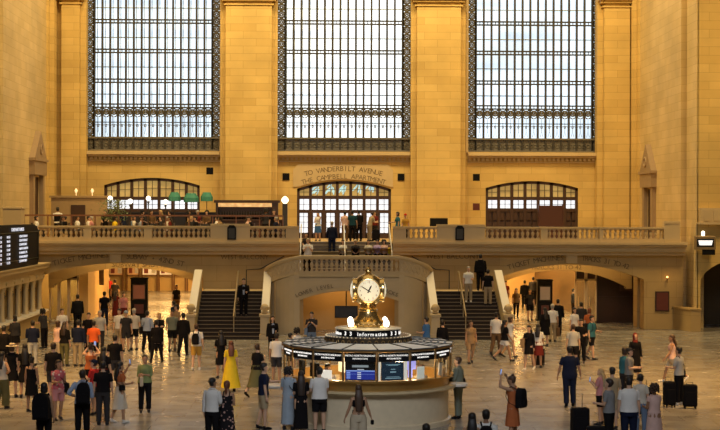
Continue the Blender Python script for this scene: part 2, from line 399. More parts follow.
# ---- side walls
for s, nm in ((-1, 'left'), (1, 'right')):
    m = MB(); xin = s * HW; xo = s * (HW + 1.2)
    Ya, Yb = (74.2, 86.2) if s < 0 else (76.2, 86.6)
    # niche doorway cut in the side wall: build along y with wall_holes in a rotated frame
    Yn0, Yn1 = (81.3, 83.6) if s < 0 else (82.3, 84.0)
    zt = wz(178, 82.5) if s < 0 else wz(188, 82.5)
    sub = MB(); wall_holes(sub, Ya, YW, 0, ZT, 0, 1.2, [(Yn0, Yn1, FB, zt)])
    sub.bm.transform(Matrix(((0, s, 0, xin), (1, 0, 0, 0), (0, 0, 1, 0), (0, 0, 0, 1))))
    W = struct('wall_' + nm, sub, M_SIDE)
    m = MB(); m.box(min(xin, xin - s * .35), max(xin, xin - s * .35), Yb, YW, FB, ZT); m.box(min(xin, xin - s * .12), max(xin, xin - s * .12), Yb - .5, Yb, FB, ZT)
    struct('corner_pier', m, M_WALL, W)
    # pier that steps back towards the hall
    m = MB()
    if s < 0: m.box(-24, xin + .01, 74.1, 75.4, 0, ZT)
    else:
        m.box(17.3, 17.42, 74.3, 76.2, 0, ZT)
    struct('pier_return', m, M_SIDE, W)
    if s > 0:
        m = MB(); ar = seg_arc(17.6, 22.5, wz(335, 74) , wz(262, 74)); hole = lambda x: wz(285, 74) + 1.35 * math.sqrt(max(0, 1 - ((x - 20.0) / 2.5) ** 2))
        wall_holes(m, 17.38, 24, 0, ZT, 74.3, 75.5, [(17.55, 22.5, 0, hole)], .25); struct('arch_wall', m, M_WALL, W)
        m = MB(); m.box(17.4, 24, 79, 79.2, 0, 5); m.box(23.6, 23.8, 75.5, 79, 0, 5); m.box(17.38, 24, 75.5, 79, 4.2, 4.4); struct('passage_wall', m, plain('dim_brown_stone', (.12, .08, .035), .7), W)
        m = MB(); m.box(17.45, 24, 73.9, 74.3, wz(222, 74), wz(207, 74)); 
        for i in range(9): m.box(17.6 + i * .5, 17.95 + i * .5, 73.86, 73.9, wz(220, 74), wz(209, 74))
        m.box(17.35, 24, 73.75, 74.3, wz(223.5, 74), wz(221.5, 74)); struct('stone_louvre', m, M_SOLID, W)
    # pointed doorway surround
    m = MB(); x0 = xin - s * .22; zc = zt
    R = Matrix(((0, s, 0, x0), (1, 0, 0, 0), (0, 0, 1, 0), (0, 0, 0, 1)))
    for (a, b) in ((Yn0 - .45, Yn0), (Yn1, Yn1 + .45)): m.box(a, b, 0, .22, FB, zc + .1, M=R)
    m.box(Yn0 - .6, Yn1 + .6, -.1, .22, zc + .1, zc + .85, M=R); m.box(Yn0 - .7, Yn1 + .7, -.18, .22, zc + .85, zc + 1.0, M=R)
    ym = (Yn0 + Yn1) / 2; m.prism([(Yn0 - .6, zc + 1.0), (Yn1 + .6, zc + 1.0), (ym, zc + 2.5)], -.1, .22, M=R)
    m.torus(R @ Vector((ym, -.12, zc + 1.5)), (0, 1, 0), (0, 0, 1), .25, .06, 12, 5)
    struct('doorway_surround', m, plain('brown_marble', (.36, .25, .14), .6), W)
    m = MB(); m.box(Yn0, Yn1, .26, .34, FB, zc, M=R); m.box(Yn0 + .95, Yn0 + 1.05, .22, .26, FB, zc, M=R); struct('dark_door', m, M_WOOD, W)
# dado shelf that catches the light on the right pier
m = MB(); m.prism([(16.5, 75.6), (17.0, 74.0), (17.5, 74.0), (17.5, 75.6)], 0, 1.08, axis='z'); m.prism([(16.42, 75.6), (16.95, 73.93), (17.55, 73.93), (17.55, 75.6)], 1.08, 1.16, axis='z'); struct('trim_1', m, M_LOW)

# ================================================================ BALCONY
YB = 75.0
mb = MB(); c0, c1 = wx(299, YB), wx(393, YB)
mb.box(-HW, c0, YB, YW, FB - .3, FB); mb.box(c1, HW, YB, YW, FB - .3, FB); mb.box(c0, c1, 78.7, YW, FB - .3, FB)
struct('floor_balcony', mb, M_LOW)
# front wall under the balcony with two wide segmental arches
AL = (wx(40, 75.8), wx(204, 75.8)); AR = (wx(495, 75.8), wx(645, 75.8))
aL = seg_arc(*AL, wz(277, 75.8), wz(263.5, 75.8)); aR = seg_arc(*AR, wz(279, 75.8), wz(264, 75.8))
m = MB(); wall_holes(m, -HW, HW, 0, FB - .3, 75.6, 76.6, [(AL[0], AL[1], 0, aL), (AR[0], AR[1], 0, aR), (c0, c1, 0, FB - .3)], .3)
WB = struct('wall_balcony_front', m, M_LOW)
# second, lower arch ring behind
m = MB(); b1 = seg_arc(AL[0] + .3, AL[1] - .3, wz(285, 79), wz(268, 79)); b2 = seg_arc(AR[0] + .3, AR[1] - .3, wz(286, 79), wz(269.5, 79))
wall_holes(m, AL[0], AL[1], 1.9, FB - .3, 78.6, 79.2, [(AL[0] + .3, AL[1] - .3, 1.9, b1)], .3)
wall_holes(m, AR[0], AR[1], 1.9, FB - .3, 78.6, 79.2, [(AR[0] + .3, AR[1] - .3, 1.9, b2)], .3)
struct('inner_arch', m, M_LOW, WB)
m = MB()  # keystone brackets
for px in (117, 572): X = wx(px, 75.6); m.box(X - .28, X + .28, 75.35, 75.6, wz(263, 75.4), FB - .55); m.box(X - .2, X + .2, 75.28, 75.35, wz(260, 75.4), FB - .6)
struct('keystone_bracket', m, M_CARVE, WB)
m = MB()
arc_text(m, 'TICKET MACHINES', wx(55, 75.6), wx(110, 75.6), lambda x: aL(x) + .30, 75.59, .37)
arc_text(m, 'SUBWAY \u2022 42ND ST', wx(127, 75.6), wx(184, 75.6), lambda x: aL(x) + .22, 75.59, .37)
arc_text(m, 'TICKET MACHINES', wx(509, 75.6), wx(565, 75.6), lambda x: aR(x) + .22, 75.59, .37)
arc_text(m, 'TRACKS 31 TO 42', wx(583, 75.6), wx(630, 75.6), lambda x: aR(x) + .22, 75.59, .37)
m.text('SUBWAY SHUTTLE', .36, T((wx(142, 78.6), 78.59, wz(267.5, 78.6)), rx=PI / 2)); m.text('TRACKS 31 TO 42', .34, T((wx(557, 78.6), 78.59, wz(269, 78.6)), rx=PI / 2))
m.text('WEST BALCONY', .32, T((wx(245, 75.6), 75.59, wz(259.5, 75.6)), rx=PI / 2)); m.text('WEST BALCONY', .36, T((wx(453, 75.6), 75.59, wz(258.5, 75.6)), rx=PI / 2))
struct('inscription', m, M_INK, WB)
# cornice
m = MB()
for (a, b) in ((-HW, c0), (c1, HW)):
    m.box(a, b, YB - .35, 75.62, FB - .05, FB + .08); m.box(a, b, YB - .22, 75.62, FB - .16, FB - .05); m.box(a, b, YB - .05, 75.62, FB - .42, FB - .16); m.box(a, b, YB + .2, 75.62, FB - .6, FB - .42)
m.box(c0, c1, 75.2, 75.62, FB - .6, FB - .35) if False else None
struct('trim_2', m, M_CARVE)
# balustrades
def baluster_mesh(h=.45):
    m = MB(); m.box(-.075, .075, -.075, .075, 0, .05); m.box(-.07, .07, -.07, .07, h - .05, h)
    m.lathe([(.045, .05), (.06, .07), (.04, .10), (.055, .14), (.085, .22), (.08, .28), (.045, .34), (.035, .37), (.05, .385), (.035, h - .05)], seg=10)
    bmesh.ops.recalc_face_normals(m.bm, faces=m.bm.faces); me = bpy.data.meshes.new('baluster'); m.bm.to_mesh(me); m.bm.free(); me.materials.append(M_BAL)
    me.polygons.foreach_set('use_smooth', [True] * len(me.polygons)); me.set_sharp_from_angle(angle=.7); return me
BME = baluster_mesh()
def rail_profile(m, x0, x1, z, y=YB):
    m.box(x0, x1, y - .14, y + .14, z, z + .06); m.box(x0, x1, y - .19, y + .19, z + .06, z + .14); m.box(x0, x1, y - .15, y + .15, z + .14, z + .18)
def balustrade(pa, pb, label, group='stone balustrades along the balcony edge'):
    x0, x1 = wx(pa, YB), wx(pb, YB); t = empty('stone_balustrade', ((x0 + x1) / 2, YB, FB + .08), label, 'balustrade', group); L = (x1 - x0) / 2
    m = MB(); m.box(-L, L, -.17, .17, 0, .14); m.box(-L, L, -.14, .14, .14, .17); m.build('base_rail', M_CARVE, t)
    m = MB(); m.box(-L, L, -.14, .14, .62, .67); m.box(-L, L, -.19, .19, .67, .75); m.build('top_rail', M_CARVE, t)
    n = int(2 * L / .235); 
    for i in range(n):
        b = bpy.data.objects.new('baluster', BME); COL.objects.link(b); b.parent = t; b.location = (-L + (i + .5) * 2 * L / n, 0, .17)
def pedestal(pa, pb, label, top=.76, lantern=None, y=YB):
    x0, x1 = wx(pa, y), wx(pb, y); t = empty('stone_pedestal', ((x0 + x1) / 2, y, FB + .08), label, 'pedestal', 'solid piers of the balcony parapet'); L = (x1 - x0) / 2
    m = MB(); m.box(-L, L, -.2, .2, 0, top - .12); m.build('pier_block', M_SOLID, t); m = MB(); m.box(-L - .0, L + .0, -.24, .24, top - .12, top); m.build('cap', M_CARVE, t)
    m = MB(); m.box(-L, L, -.23, .23, 0, .13); m.build('plinth', M_CARVE, t)
    return t
balustrade(40, 85, 'stone balustrade bay directly right of the departures board'); pedestal(85, 93, 'narrow stone pier, first one right of the departures board')
balustrade(93, 145, 'stone balustrade bay above the ticket machines lettering on the left'); pedestal(145, 153, 'narrow stone pier left of the green shades, second from the departures board')
balustrade(153, 211, 'stone balustrade bay above the subway lettering, left of the wide blank pier')
p = pedestal(211, 250, 'wide blank stone pier with dark lantern plaque, left of the central steps', .86)
balustrade(250, 286, 'short stone balustrade bay between lantern pier and central steps, left side'); pedestal(286, 299, 'stone end pier at the left side of the central steps')
pedestal(393, 406, 'stone end pier at the right side of the central steps'); balustrade(406, 437, 'short stone balustrade bay below the small black screen, right side')
p2 = pedestal(437, 485, 'wide blank stone pier with dark lantern plaque, right of the central steps', .86)
balustrade(485, 541, 'stone balustrade bay in front of the left part of the brown arched doors'); pedestal(541, 548, 'narrow stone pier in front of the brown arched doors')
balustrade(548, 600, 'stone balustrade bay in front of the right end of the brown arched doors'); pedestal(600, 604, 'narrowest stone pier under the right wall pilaster')
balustrade(604, 665, 'rightmost stone balustrade bay beside the corner pier'); pedestal(665, 681, 'tall stone end pier at the far right of the balcony', 1.05)
for px, lab in ((232, 'black lantern shaped plaque on the wide pier left of the central steps'), (460, 'black lantern shaped plaque on the wide pier right of the central steps')):
    X = wx(px, YB - .2); m = MB(); z0 = wz(240, YB); z1 = wz(228, YB)
    m.prism([(-.22, 0), (.22, 0), (.22, z1 - z0), (.12, z1 - z0 + .13), (-.12, z1 - z0 + .13), (-.22, z1 - z0)], -.07, 0); m.prism([(-.15, .07), (.15, .07), (.15, z1 - z0 - .03), (-.15, z1 - z0 - .03)], -.09, -.07, 1)
    o = m.build('wall_plaque', [M_BLACK, M_BRONZE], loc=(X, YB - .205, z0)); tag(o, lab, 'plaque', 'lantern plaques')

# ================================================================ GRAND STAIRS
ZL = 2.03; Y1, Y2 = 69.3, 73.5; NS = 13
def flight(xa, xb, label):
    t = empty('marble_staircase', ((xa + xb) / 2, Y1, 0), label, 'staircase', 'twin flights of the grand staircase'); w = (xb - xa) / 2; rz = ZL / NS; dy = (Y2 - Y1) / NS
    for i in range(NS):
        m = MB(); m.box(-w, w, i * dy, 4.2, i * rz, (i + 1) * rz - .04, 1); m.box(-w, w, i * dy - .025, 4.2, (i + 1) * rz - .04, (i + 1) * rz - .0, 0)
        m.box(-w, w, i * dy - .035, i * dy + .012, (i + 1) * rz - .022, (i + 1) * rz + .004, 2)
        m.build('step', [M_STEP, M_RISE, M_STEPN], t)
    m = MB(); m.box(-w, w, 4.2, 6.3, ZL - .2, ZL); m.box(-w, w, 4.2, 4.5, 0, ZL - .2); m.build('landing', M_SOLID, t)
    m = MB(); xm = .25 if xa < 0 else -.25
    m.tube([(xm, .3, 1.05), (xm, 4.1, ZL + .95), (xm, 4.35, ZL + .95)], .035, 8)
    for k in range(4): y = .5 + k * 1.2; z = .1 + y / 4.2 * ZL; m.tube([(xm, y, z - .05), (xm, y, z + .87)], .025, 6)
    m.build('handrail', plain('pale_brass', (.62, .5, .3), .3, .7), t, smooth=True)
    return t
xo_l, xi_l = -7.35, -3.95; xi_r, xo_r = 3.95, 7.35
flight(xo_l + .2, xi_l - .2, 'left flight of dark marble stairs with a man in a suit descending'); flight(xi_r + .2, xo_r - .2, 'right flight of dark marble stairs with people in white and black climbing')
def parapet(x, label, outer):
    t = empty('stair_parapet', (x, Y1, 0), label, 'stair parapet', 'sloping parapets of the grand staircase')
    m = MB(); sl = ZL / 4.2; za = .93
    m.prism([(.5, 0), (4.4, 0), (4.4, ZL + za), (4.2, ZL + za), (.5, .25 + za)], -.17, .17, axis='x'); m.build('side_wall', M_SOLID, t)
    m = MB(); m.prism([(.5, .25 + za), (4.2, ZL + za), (4.4, ZL + za), (4.4, ZL + za + .1), (4.2, ZL + za + .1), (.5, .35 + za)], -.19, .19, axis='x'); m.build('white_capping', M_WHITE, t, bevel=.03)
    m = MB(); m.box(-.24, .24, -.15, .5, 0, .25); m.box(-.2, .2, -.1, .5, .25, 1.05); m.box(-.25, .25, -.16, .52, 1.05, 1.18); m.build('newel', M_SOLID, t, bevel=.02)
    m = MB(); m.lathe([(.10, 0), (.15, .05), (.08, .1), (.17, .2), (.2, .3), (.15, .4), (.06, .46)], (0, .17, 1.18), 12)
    for a in range(6): m.torus((.15 * math.cos(a), .17 + .15 * math.sin(a), 1.42), (1, 0, 0), (0, 0, 1), .05, .02, 8, 4)
    m.build('carved_finial', M_CARVE, t, smooth=True)
parapet(xo_l, 'outer sloping white-topped parapet of the left stairs', 1); parapet(xi_l, 'inner sloping white-topped parapet of the left stairs', 0)
parapet(xi_r, 'inner sloping white-topped parapet of the right stairs', 0); parapet(xo_r, 'outer sloping white-topped parapet of the right stairs', 1)
for s, lab in ((-1, 'thin metal handrail on the landing wall above the left stairs'), (1, 'thin metal handrail on the landing wall above the right stairs')):
    m = MB(); X0 = s * 5.1; m.tube([(X0, 75.4, ZL), (X0, 75.4, ZL + .95), (s * 4.4, 75.4, ZL + 1.0), (s * 3.2, 75.4, ZL + 1.65)], .028, 6)
    tag(m.build('wall_handrail', M_BRONZE, smooth=True), lab, 'handrail', 'handrails on the landing walls')
# central bow with arch, upper landing and upper steps
BX = 2.4; YF = 72.0; ZC = 2.9
bow = empty('stair_bow', (0, YF, 0), 'curved central stone bow carrying the upper landing, behind the clock', 'stair landing')
def bz(t): return ZC - .80 * t ** 1.25
def bowx(t):      # plan curve of one side, t 0..1 from the straight front to the side parapet
    a = t * PI / 2; return (BX + (3.95 - BX) * math.sin(a), YF + (73.5 - YF) * (1 - math.cos(a)))
m = MB(); aB = seg_arc(wx(294, YF), wx(402, YF), wz(303, YF), wz(291, YF)); xL, xR = wx(294, YF), wx(402, YF)
wall_holes(m, -BX, BX, 0, ZC, 0, .5, [(xL, xR, 0, aB)] if xL > -BX and xR < BX else [(-BX + .03, BX - .03, 0, aB)], .25)
K = 10
for s in (-1, 1):
    for k in range(K):
        a, b = bowx(k / K), bowx((k + 1) / K)
        za = bz(k / K); zb = bz((k + 1) / K)
        P4 = [(s * a[0], a[1] - YF), (s * b[0], b[1] - YF), (s * (b[0] - .35), b[1] - YF + .3), (s * (a[0] - .2), a[1] - YF + .45)]
        v0 = [m.bm.verts.new((x, y, 0)) for x, y in P4]; zz = (za, zb, zb, za); v1 = [m.bm.verts.new((x, y, z)) for (x, y), z in zip(P4, zz)]
        m.face(v0[::-1]); m.face(v1)
        for i in range(4): m.face([v0[i], v0[(i + 1) % 4], v1[(i + 1) % 4], v1[i]])
m.build('front_wall', M_SOLID, bow)
m = MB(); m.box(-3.9, 3.9, 1.0, 3.0, ZC - .15, ZC); m.box(-BX, BX, .0, 1.0, ZC - .15, ZC); m.build('landing_slab', M_LOW, bow)
m = MB(); m.box(-BX, BX, -.08, .02, ZC - .12, ZC + .03)
for i in range(16):
    xs_ = -BX + .0 + 2 * BX * i / 16; xe = xs_ + 2 * BX / 16; fz = lambda x: aB(min(max(x, xL), xR)) + .02
    m.prism([(xs_, fz(xs_)), (xe, fz(xe)), (xe, fz(xe) + .14), (xs_, fz(xs_) + .14)], -.04, 0)
m.build('string_course', M_CARVE, bow)
m = MB(); arc_text(m, 'LOWER LEVEL', wx(296, YF), wx(334, YF), lambda x: aB(x) + .2, -.045, .26); arc_text(m, 'TRACKS', wx(378, YF), wx(398, YF), lambda x: aB(x) + .2, -.045, .26)
m.build('inscription', M_INK, bow)
def sweep(pts, prof):       # prof: (offset across, height) section swept along a plan path with height
    m = MB(); rings = []
    for i, p in enumerate(pts):
        a = Vector(pts[max(i - 1, 0)]); b = Vector(pts[min(i + 1, len(pts) - 1)]); t = (b - a); t.z = 0; t.normalize(); n = Vector((t.y, -t.x, 0))
        rings.append([m.bm.verts.new(Vector(p) + n * o + Vector((0, 0, h))) for o, h in prof])
    m.skin(rings); return m
path = [(-bowx(k / K)[0], bowx(k / K)[1] - YF, bz(k / K)) for k in range(K, -1, -1)] + [(bowx(k / K)[0], bowx(k / K)[1] - YF, bz(k / K)) for k in range(K + 1)]
path = [(x, y + .17, z) for x, y, z in path]
sweep(path, [(.17, 0), (-.17, 0), (-.17, .14), (.17, .14)]).build('base_rail', M_CARVE, bow)
sweep(path, [(.15, .72), (-.15, .72), (-.2, .8), (-.2, .9), (.2, .9), (.2, .8)]).build('top_rail', M_CARVE, bow, bevel=.015)
tot = 0; last = None; acc = 0
for a, b in zip(path, path[1:]):
    if abs(a[0]) > BX + .01 or abs(b[0]) > BX + .01: continue
    L = (Vector(b) - Vector(a)).length; n = max(1, round(L / .24))
    for j in range(n):
        f = (j + .5) / n; o = bpy.data.objects.new('baluster', BME); COL.objects.link(o); o.parent = bow
        o.location = [a[q] + (b[q] - a[q]) * f for q in range(3)]; o.location.z += .14; o.scale = (1, 1, 1.29)
for s in (-1, 1):     # solid carved side panels of the curved rail
    sp_ = [p for p in path if p[0] * s >= BX - .01]
    sweep(sp_, [(.09, .14), (-.09, .14), (-.09, .72), (.09, .72)]).build('side_panel', M_SOLID, bow)
    m = MB()
    for a, b in zip(sp_, sp_[1:]):
        A_, B_2 = Vector(a), Vector(b); n_ = Vector((B_2.y - A_.y, A_.x - B_2.x, 0)).normalized() * .10
        if n_.y > 0: n_ = -n_
        m.tube([A_ + n_ + Vector((0, 0, .22)), B_2 + n_ + Vector((0, 0, .64))], .022, 4); m.tube([A_ + n_ + Vector((0, 0, .64)), B_2 + n_ + Vector((0, 0, .22))], .022, 4)
    m.build('carved_lattice', M_INK if False else M_BAL, bow)
# upper steps
ust = empty('upper_steps', (0, 75.0, ZC), 'wide grey steps rising behind the central landing to the arched doors', 'steps')
m_n = 9
for i in range(m_n):
    m = MB(); m.box(c0 + .02, c1 - .02, i * .4, 3.75, i * (FB - ZC) / m_n, (i + 1) * (FB - ZC) / m_n - .03, 1); m.box(c0 + .02, c1 - .02, i * .4 - .03, 3.75, (i + 1) * (FB - ZC) / m_n - .03, (i + 1) * (FB - ZC) / m_n)
    m.build('step', [plain('grey_step', (.30, .25, .19), .5), plain('grey_riser', (.15, .12, .09), .6)], ust)
for px, lab in ((300.5, 'white metal handrail post left of the central steps'), (345, 'slim steel handrail down the middle of the central steps'), (392, 'white metal handrail post right of the central steps')):
    m = MB(); X = wx(px, 75); X2 = wx(px, 75)
    m.tube([(0, -.3, 0), (0, -.3, .95), (0, 3.3, 2.35)] if px != 345 else [(0, -.3, 0), (0, -.3, .95), (0, 3.3, 2.35), (0, 3.3, 1.45)], .032, 8)
    for k in range(3): y = .5 + k * 1.2; m.tube([(0, y, .9 + (y + .3) * .39 - .75), (0, y, .95 + (y + .3) * .389)], .02, 6)
    tag(m.build('steps_handrail', plain('white_metal', (.75, .75, .72), .3, .3), loc=(X, 75.0, ZC), smooth=True), lab, 'handrail', 'handrails of the central steps')
# golden passage inside the bow arch
m = MB(); m.box(-3.6, 3.6, 75.2, 75.4, 0, 2.7); m.box(-3.6, -3.4, 72.5, 75.2, 0, 2.7); m.box(3.4, 3.6, 72.5, 75.2, 0, 2.7); struct('wall_under_landing', m, plain('golden_plaster', (.55, .34, .11), .6, var=.12, scale=.8))
m = MB(); X0, X1 = wx(335, 73.8), wx(358, 73.8); m.box(X0, X1, 0, .08, wz(318, 73.8), wz(306, 73.8)); m.box(X0 + .04, X1 - .04, -.01, 0, wz(317.4, 73.8), wz(306.6, 73.8), 1)
m.tube([((X0 + X1) / 2, .05, wz(306.3, 73.8)), ((X0 + X1) / 2, .05, ZC - .15)], .03, 6)
tag(m.build('hanging_screen', [M_BLACK, plain('screen_off', (.02, .02, .025), .2)], loc=(0, 73.8, 0)), 'dark flat screen hanging in the golden arch behind the clock', 'screen')
# ================================================================ PASSAGES UNDER THE BALCONY
M_GOLD = plain('golden_stone', (.62, .42, .17), .45, var=.1, scale=.7); M_CEIL = plain('passage_ceiling', (.6, .5, .32), .8)
def bx(x0, x1, y0, y1, z0, z1, m=None): mb = m or MB(); mb.box(min(x0, x1), max(x0, x1), y0, y1, z0, z1); return mb
# left passage
m = MB(); bx(-16.9, -6.3, 76.6, 113, 3.95, 4.05, m); struct('ceiling', m, M_CEIL)
m = MB(); bx(-6.5, -6.3, 76.6, 113, 0, 3.95, m); struct('wall_passage_right', m, M_GOLD)
m = MB(); bx(-22, -6.3, 112, 112.3, 0, 4.0, m); Wp = struct('wall_passage_back', m, M_GOLD)
m = MB(); bx(wx(80, 82), wx(91, 82), 81.4, 84, 0, 3.95, m); bx(wx(91, 84), wx(112, 92), 84, 93, 0, 3.95, m) if False else None
# wall face running back at an angle, x 91 to 110 in view
P4 = [(wx(91, 83.8), 83.8), (wx(110, 92), 92.0), (wx(110, 92) - .4, 92.2), (wx(91, 83.8) - .4, 84.0)]
m.prism(P4, 0, 3.95, axis='z'); struct('wall_passage_pier', m, M_GOLD)
m = MB(); bx(-17, wx(80, 82), 83.6, 83.8, 0, 3.95, m); struct('wall_passage_left', m, M_GOLD)
# far shop fronts at the end of the left passage
k = 0
for (a, b, col) in ((128, 140, 0), (143, 158, 1), (160, 173, 1), (175, 186, 1), (188, 200, 1), (110, 124, 0)):
    X0, X1 = wx(a, 111.9), wx(b, 111.9); t = empty('shop_window', ((X0 + X1) / 2, 111.9, 0), 'lit shop window at the far end of the left passage, %s' % ['left of the black kiosk', 'just right of the black kiosk', 'second right of the black kiosk', 'third right of the black kiosk', 'beside the stair parapet', 'behind the walking group'][k], 'shop window', 'shop windows at the end of the passage'); L = (X1 - X0) / 2; k += 1
    m = MB(); m.box(-L, L, -.1, 0, 1.2, 2.6); m.build('pane', M_WARMG if col else plain('orange_poster', (.5, .25, .08), .5, emit=(.9, .4, .1), es=.3), t)
    m = MB(); m.box(-L - .05, -L + .05, -.16, 0, 0, 2.7); m.box(L - .05, L + .05, -.16, 0, 0, 2.7); m.box(-L, L, -.16, 0, 2.6, 2.75); m.box(-L, L, -.16, 0, 1.1, 1.2); m.build('frame', plain('brown_frame', (.22, .11, .04), .5), t)
    m = MB()
    for j in range(2): m.box(-L + .15 + j * L, -L + .15 + (j + .55) * L, -.14, -.1, 1.3, 1.75 + j * .25, j % 2)
    m.build('display', [plain('red_display', (.30, .07, .04), .5), plain('pale_display', (.8, .75, .7), .5)], t)
def glass_doors(pa, pb, Y, n, label, top):
    X0, X1 = wx(pa, Y), wx(pb, Y); t = empty('glass_door_screen', ((X0 + X1) / 2, Y, 0), label, 'glass doors'); L = (X1 - X0) / 2; dx = 2 * L / n
    for i in range(n):
        m = MB(); x = -L + i * dx; m.box(x, x + .08, -.06, .06, 0, top); m.box(x + dx - .08, x + dx, -.06, .06, 0, top); m.box(x, x + dx, -.06, .06, 0, .12); m.box(x, x + dx, -.06, .06, 2.25, 2.35); m.box(x, x + dx, -.06, .06, top - .1, top)
        m.tube([(x + .18, -.1, .9), (x + .18, -.1, 1.4)], .02, 6); m.build('door_frame', plain('brass_frame', (.72, .56, .32), .35, .2), t)
        m = MB(); m.box(x + .08, x + dx - .08, -.01, .01, .12, 2.25); m.build('pane', M_GLASS, t)
    m = MB(); m.box(-L, L, .02, .06, 2.35, top - .1); m.build('transom_panel', M_WOOD, t)
    return t
glass_doors(51, 80, 79.6, 3, 'brass-framed glass doors at the left end of the left passage', 3.1)
glass_doors(576, 598, 80, 2, 'brass-framed glass doors beside the dark partition in the right passage', 3.0)
# right passage
m = MB(); bx(6.3, 17, 76.6, 104, 3.95, 4.05, m); struct('ceiling_passage_right', m, M_CEIL)
m = MB(); bx(6.3, 6.5, 76.6, 104, 0, 3.95, m); struct('wall_passage_inner', m, M_GOLD)
m = MB(); bx(6.3, 17.5, 103, 103.2, 0, 3.95, m); 
struct('wall_passage_end', m, M_GOLD)
M_DARKW = plain('dark_partition', (.055, .026, .012), .35)
m = MB(); X0, X1 = wx(598, 80.2), wx(637, 80.2); bx(X0, X1, 80.1, 80.4, 0, 3.95, m); bx(X0, X1, 80.05, 80.1, 1.3, 1.4, m); bx(X0 - .1, X0 + .05, 80, 103, 0, 3.95, m); struct('wall_partition', m, M_DARKW)
m = MB(); m.box(-.35, .35, -.06, 0, 0, 1.7); m.box(-.3, .3, -.08, -.06, .05, 1.65); tag(m.build('dark_poster', [plain('faint_poster', (.09, .05, .03), .5)], loc=(wx(628, 80), 80.03, 1.7)), 'dim poster on the dark partition in the right passage', 'poster')
m = MB(); bx(wx(637, 77.5), wx(645.5, 77.5), 77, 78, 0, 3.95, m); struct('trim_3', m, M_LOW)
m = MB(); bx(wx(556, 96), wx(573, 96), 95.8, 96.2, 0, 3.95, m); struct('wall_passage_panel', m, M_GOLD)
def kiosk(px0, px1, ptop, Y, label, pc):
    X0, X1 = wx(px0, Y), wx(px1, Y); h = wz(ptop, Y); t = empty('information_kiosk', ((X0 + X1) / 2, Y, 0), label, 'kiosk', 'black advertising kiosks in the passages'); L = (X1 - X0) / 2
    m = MB(); m.box(-L, L, -.2, .3, .0, h); m.box(-L - .04, L + .04, -.24, .34, 0, .12); m.box(-L - .03, L + .03, -.23, .33, h - .08, h); m.build('body', M_BLACK, t, bevel=.02)
    m = MB(); m.box(-L + .14, L - .14, -.22, -.2, 1.15, h - .4); m.build('poster', pc, t)
    m = MB(); m.tube([(-L + .12, -.21, 1.1), (L - .12, -.21, 1.1), (L - .12, -.21, h - .36), (-L + .12, -.21, h - .36)], .025, 4, closed=True); m.build('poster_frame', M_BRONZE, t)
    m = MB(); m.box(-L + .2, L - .2, -.215, -.2, .35, .85); m.build('lower_panel', plain('kiosk_low', (.10, .03, .02), .4), t)
kiosk(132, 148.5, 278, 82, 'black kiosk with a warm brown poster in the left passage', plain('kiosk_poster', (.22, .08, .04), .4, emit=(.5, .2, .1), es=.12))
kiosk(538, 553, 279, 81.5, 'black kiosk with a grey-brown poster in the right passage', plain('kiosk_poster_grey', (.28, .2, .12), .4, emit=(.4, .3, .18), es=.2))
m = MB(); m.box(-.45, .45, -.05, 0, -.2, .25); tag(m.build('lit_sign', glow('white_sign', (1, .95, .85), 1.6), loc=(wx(140, 96), 96, 3.1)), 'small bright white sign hanging above the left kiosk', 'sign')
m = MB(); m.tube([(0, 0, 0), (0, 0, .7)], .02); tag(m.build('sign_rod', M_BRONZE, loc=(wx(140, 96), 95.98, 3.35)), 'thin rod holding the white sign above the left kiosk', 'rod')
m = MB(); m.box(-.25, .25, -.06, 0, 0, 1.1); m.box(-.2, .2, -.08, -.06, .05, 1.05); tag(m.build('wall_poster', M_WOOD, loc=(wx(101, 87.8), 87.7, 1.6)), 'small dark notice on the golden wall in the left passage', 'notice')
# dark red notice board on the right wall, lamps on that wall
m = MB(); X0, X1 = wx(657, 75.6), wx(671, 75.6); m.box(X0, X1, -.08, -.005, wz(311, 75.6), wz(291, 75.6)); m.box(X0 + .06, X1 - .06, -.1, -.08, wz(309.8, 75.6), wz(292.2, 75.6), 1)
tag(m.build('notice_board', [M_WOOD, plain('oxblood_panel', (.13, .03, .018), .45)], loc=(0, 75.6, 0)), 'dark red notice board on the stone wall right of the tracks arch', 'notice board')
lm = empty('wall_lamp', (wx(669, 75.5), 75.55, wz(276.5, 75.5)), 'small orange wall lamp above the dark red notice board', 'lamp'); m = MB(); m.lathe([(.02, -.3), (.02, -.1), (.05, -.08), (.05, -.04)], (0, -.12, 0), 10); m.build('stem', M_DKBRASS, lm); m = MB(); m.ball((0, -.12, 0), .05); m.build('bulb', glow('orange_bulb', (1, .45, .12), 6), lm)
# hanging track sign
t = empty('lit_track_sign', (wx(707.5, 73.6), 73.7, wz(242, 73.6)), 'illuminated box sign on the right edge of the hall beside the stone louvre', 'sign')
m = MB(); m.box(-.52, .52, -.15, .1, -.34, .34); m.build('case', plain('tan_metal', (.34, .24, .12), .4, .4), t, bevel=.03); m = MB(); m.box(-.42, .42, -.17, -.15, -.2, .2); m.build('face', M_BLACK, t)
m = MB(); m.prism([(-.36, .12), (-.3, -.12), (.3, -.12), (.36, .12)], -.19, -.17); m.build('lit_letters', M_TEXT, t); m = MB(); m.lathe([(.06, .34), (.09, .38), (.07, .44)], (-.08, 0, 0), 10); m.ball((-.08, 0, .5), .09); m.build('lamp', M_GLOBE, t); m = MB(); m.box(-.1, .5, -.1, .1, -.6, -.34); m.build('bracket', M_BLACK, t)

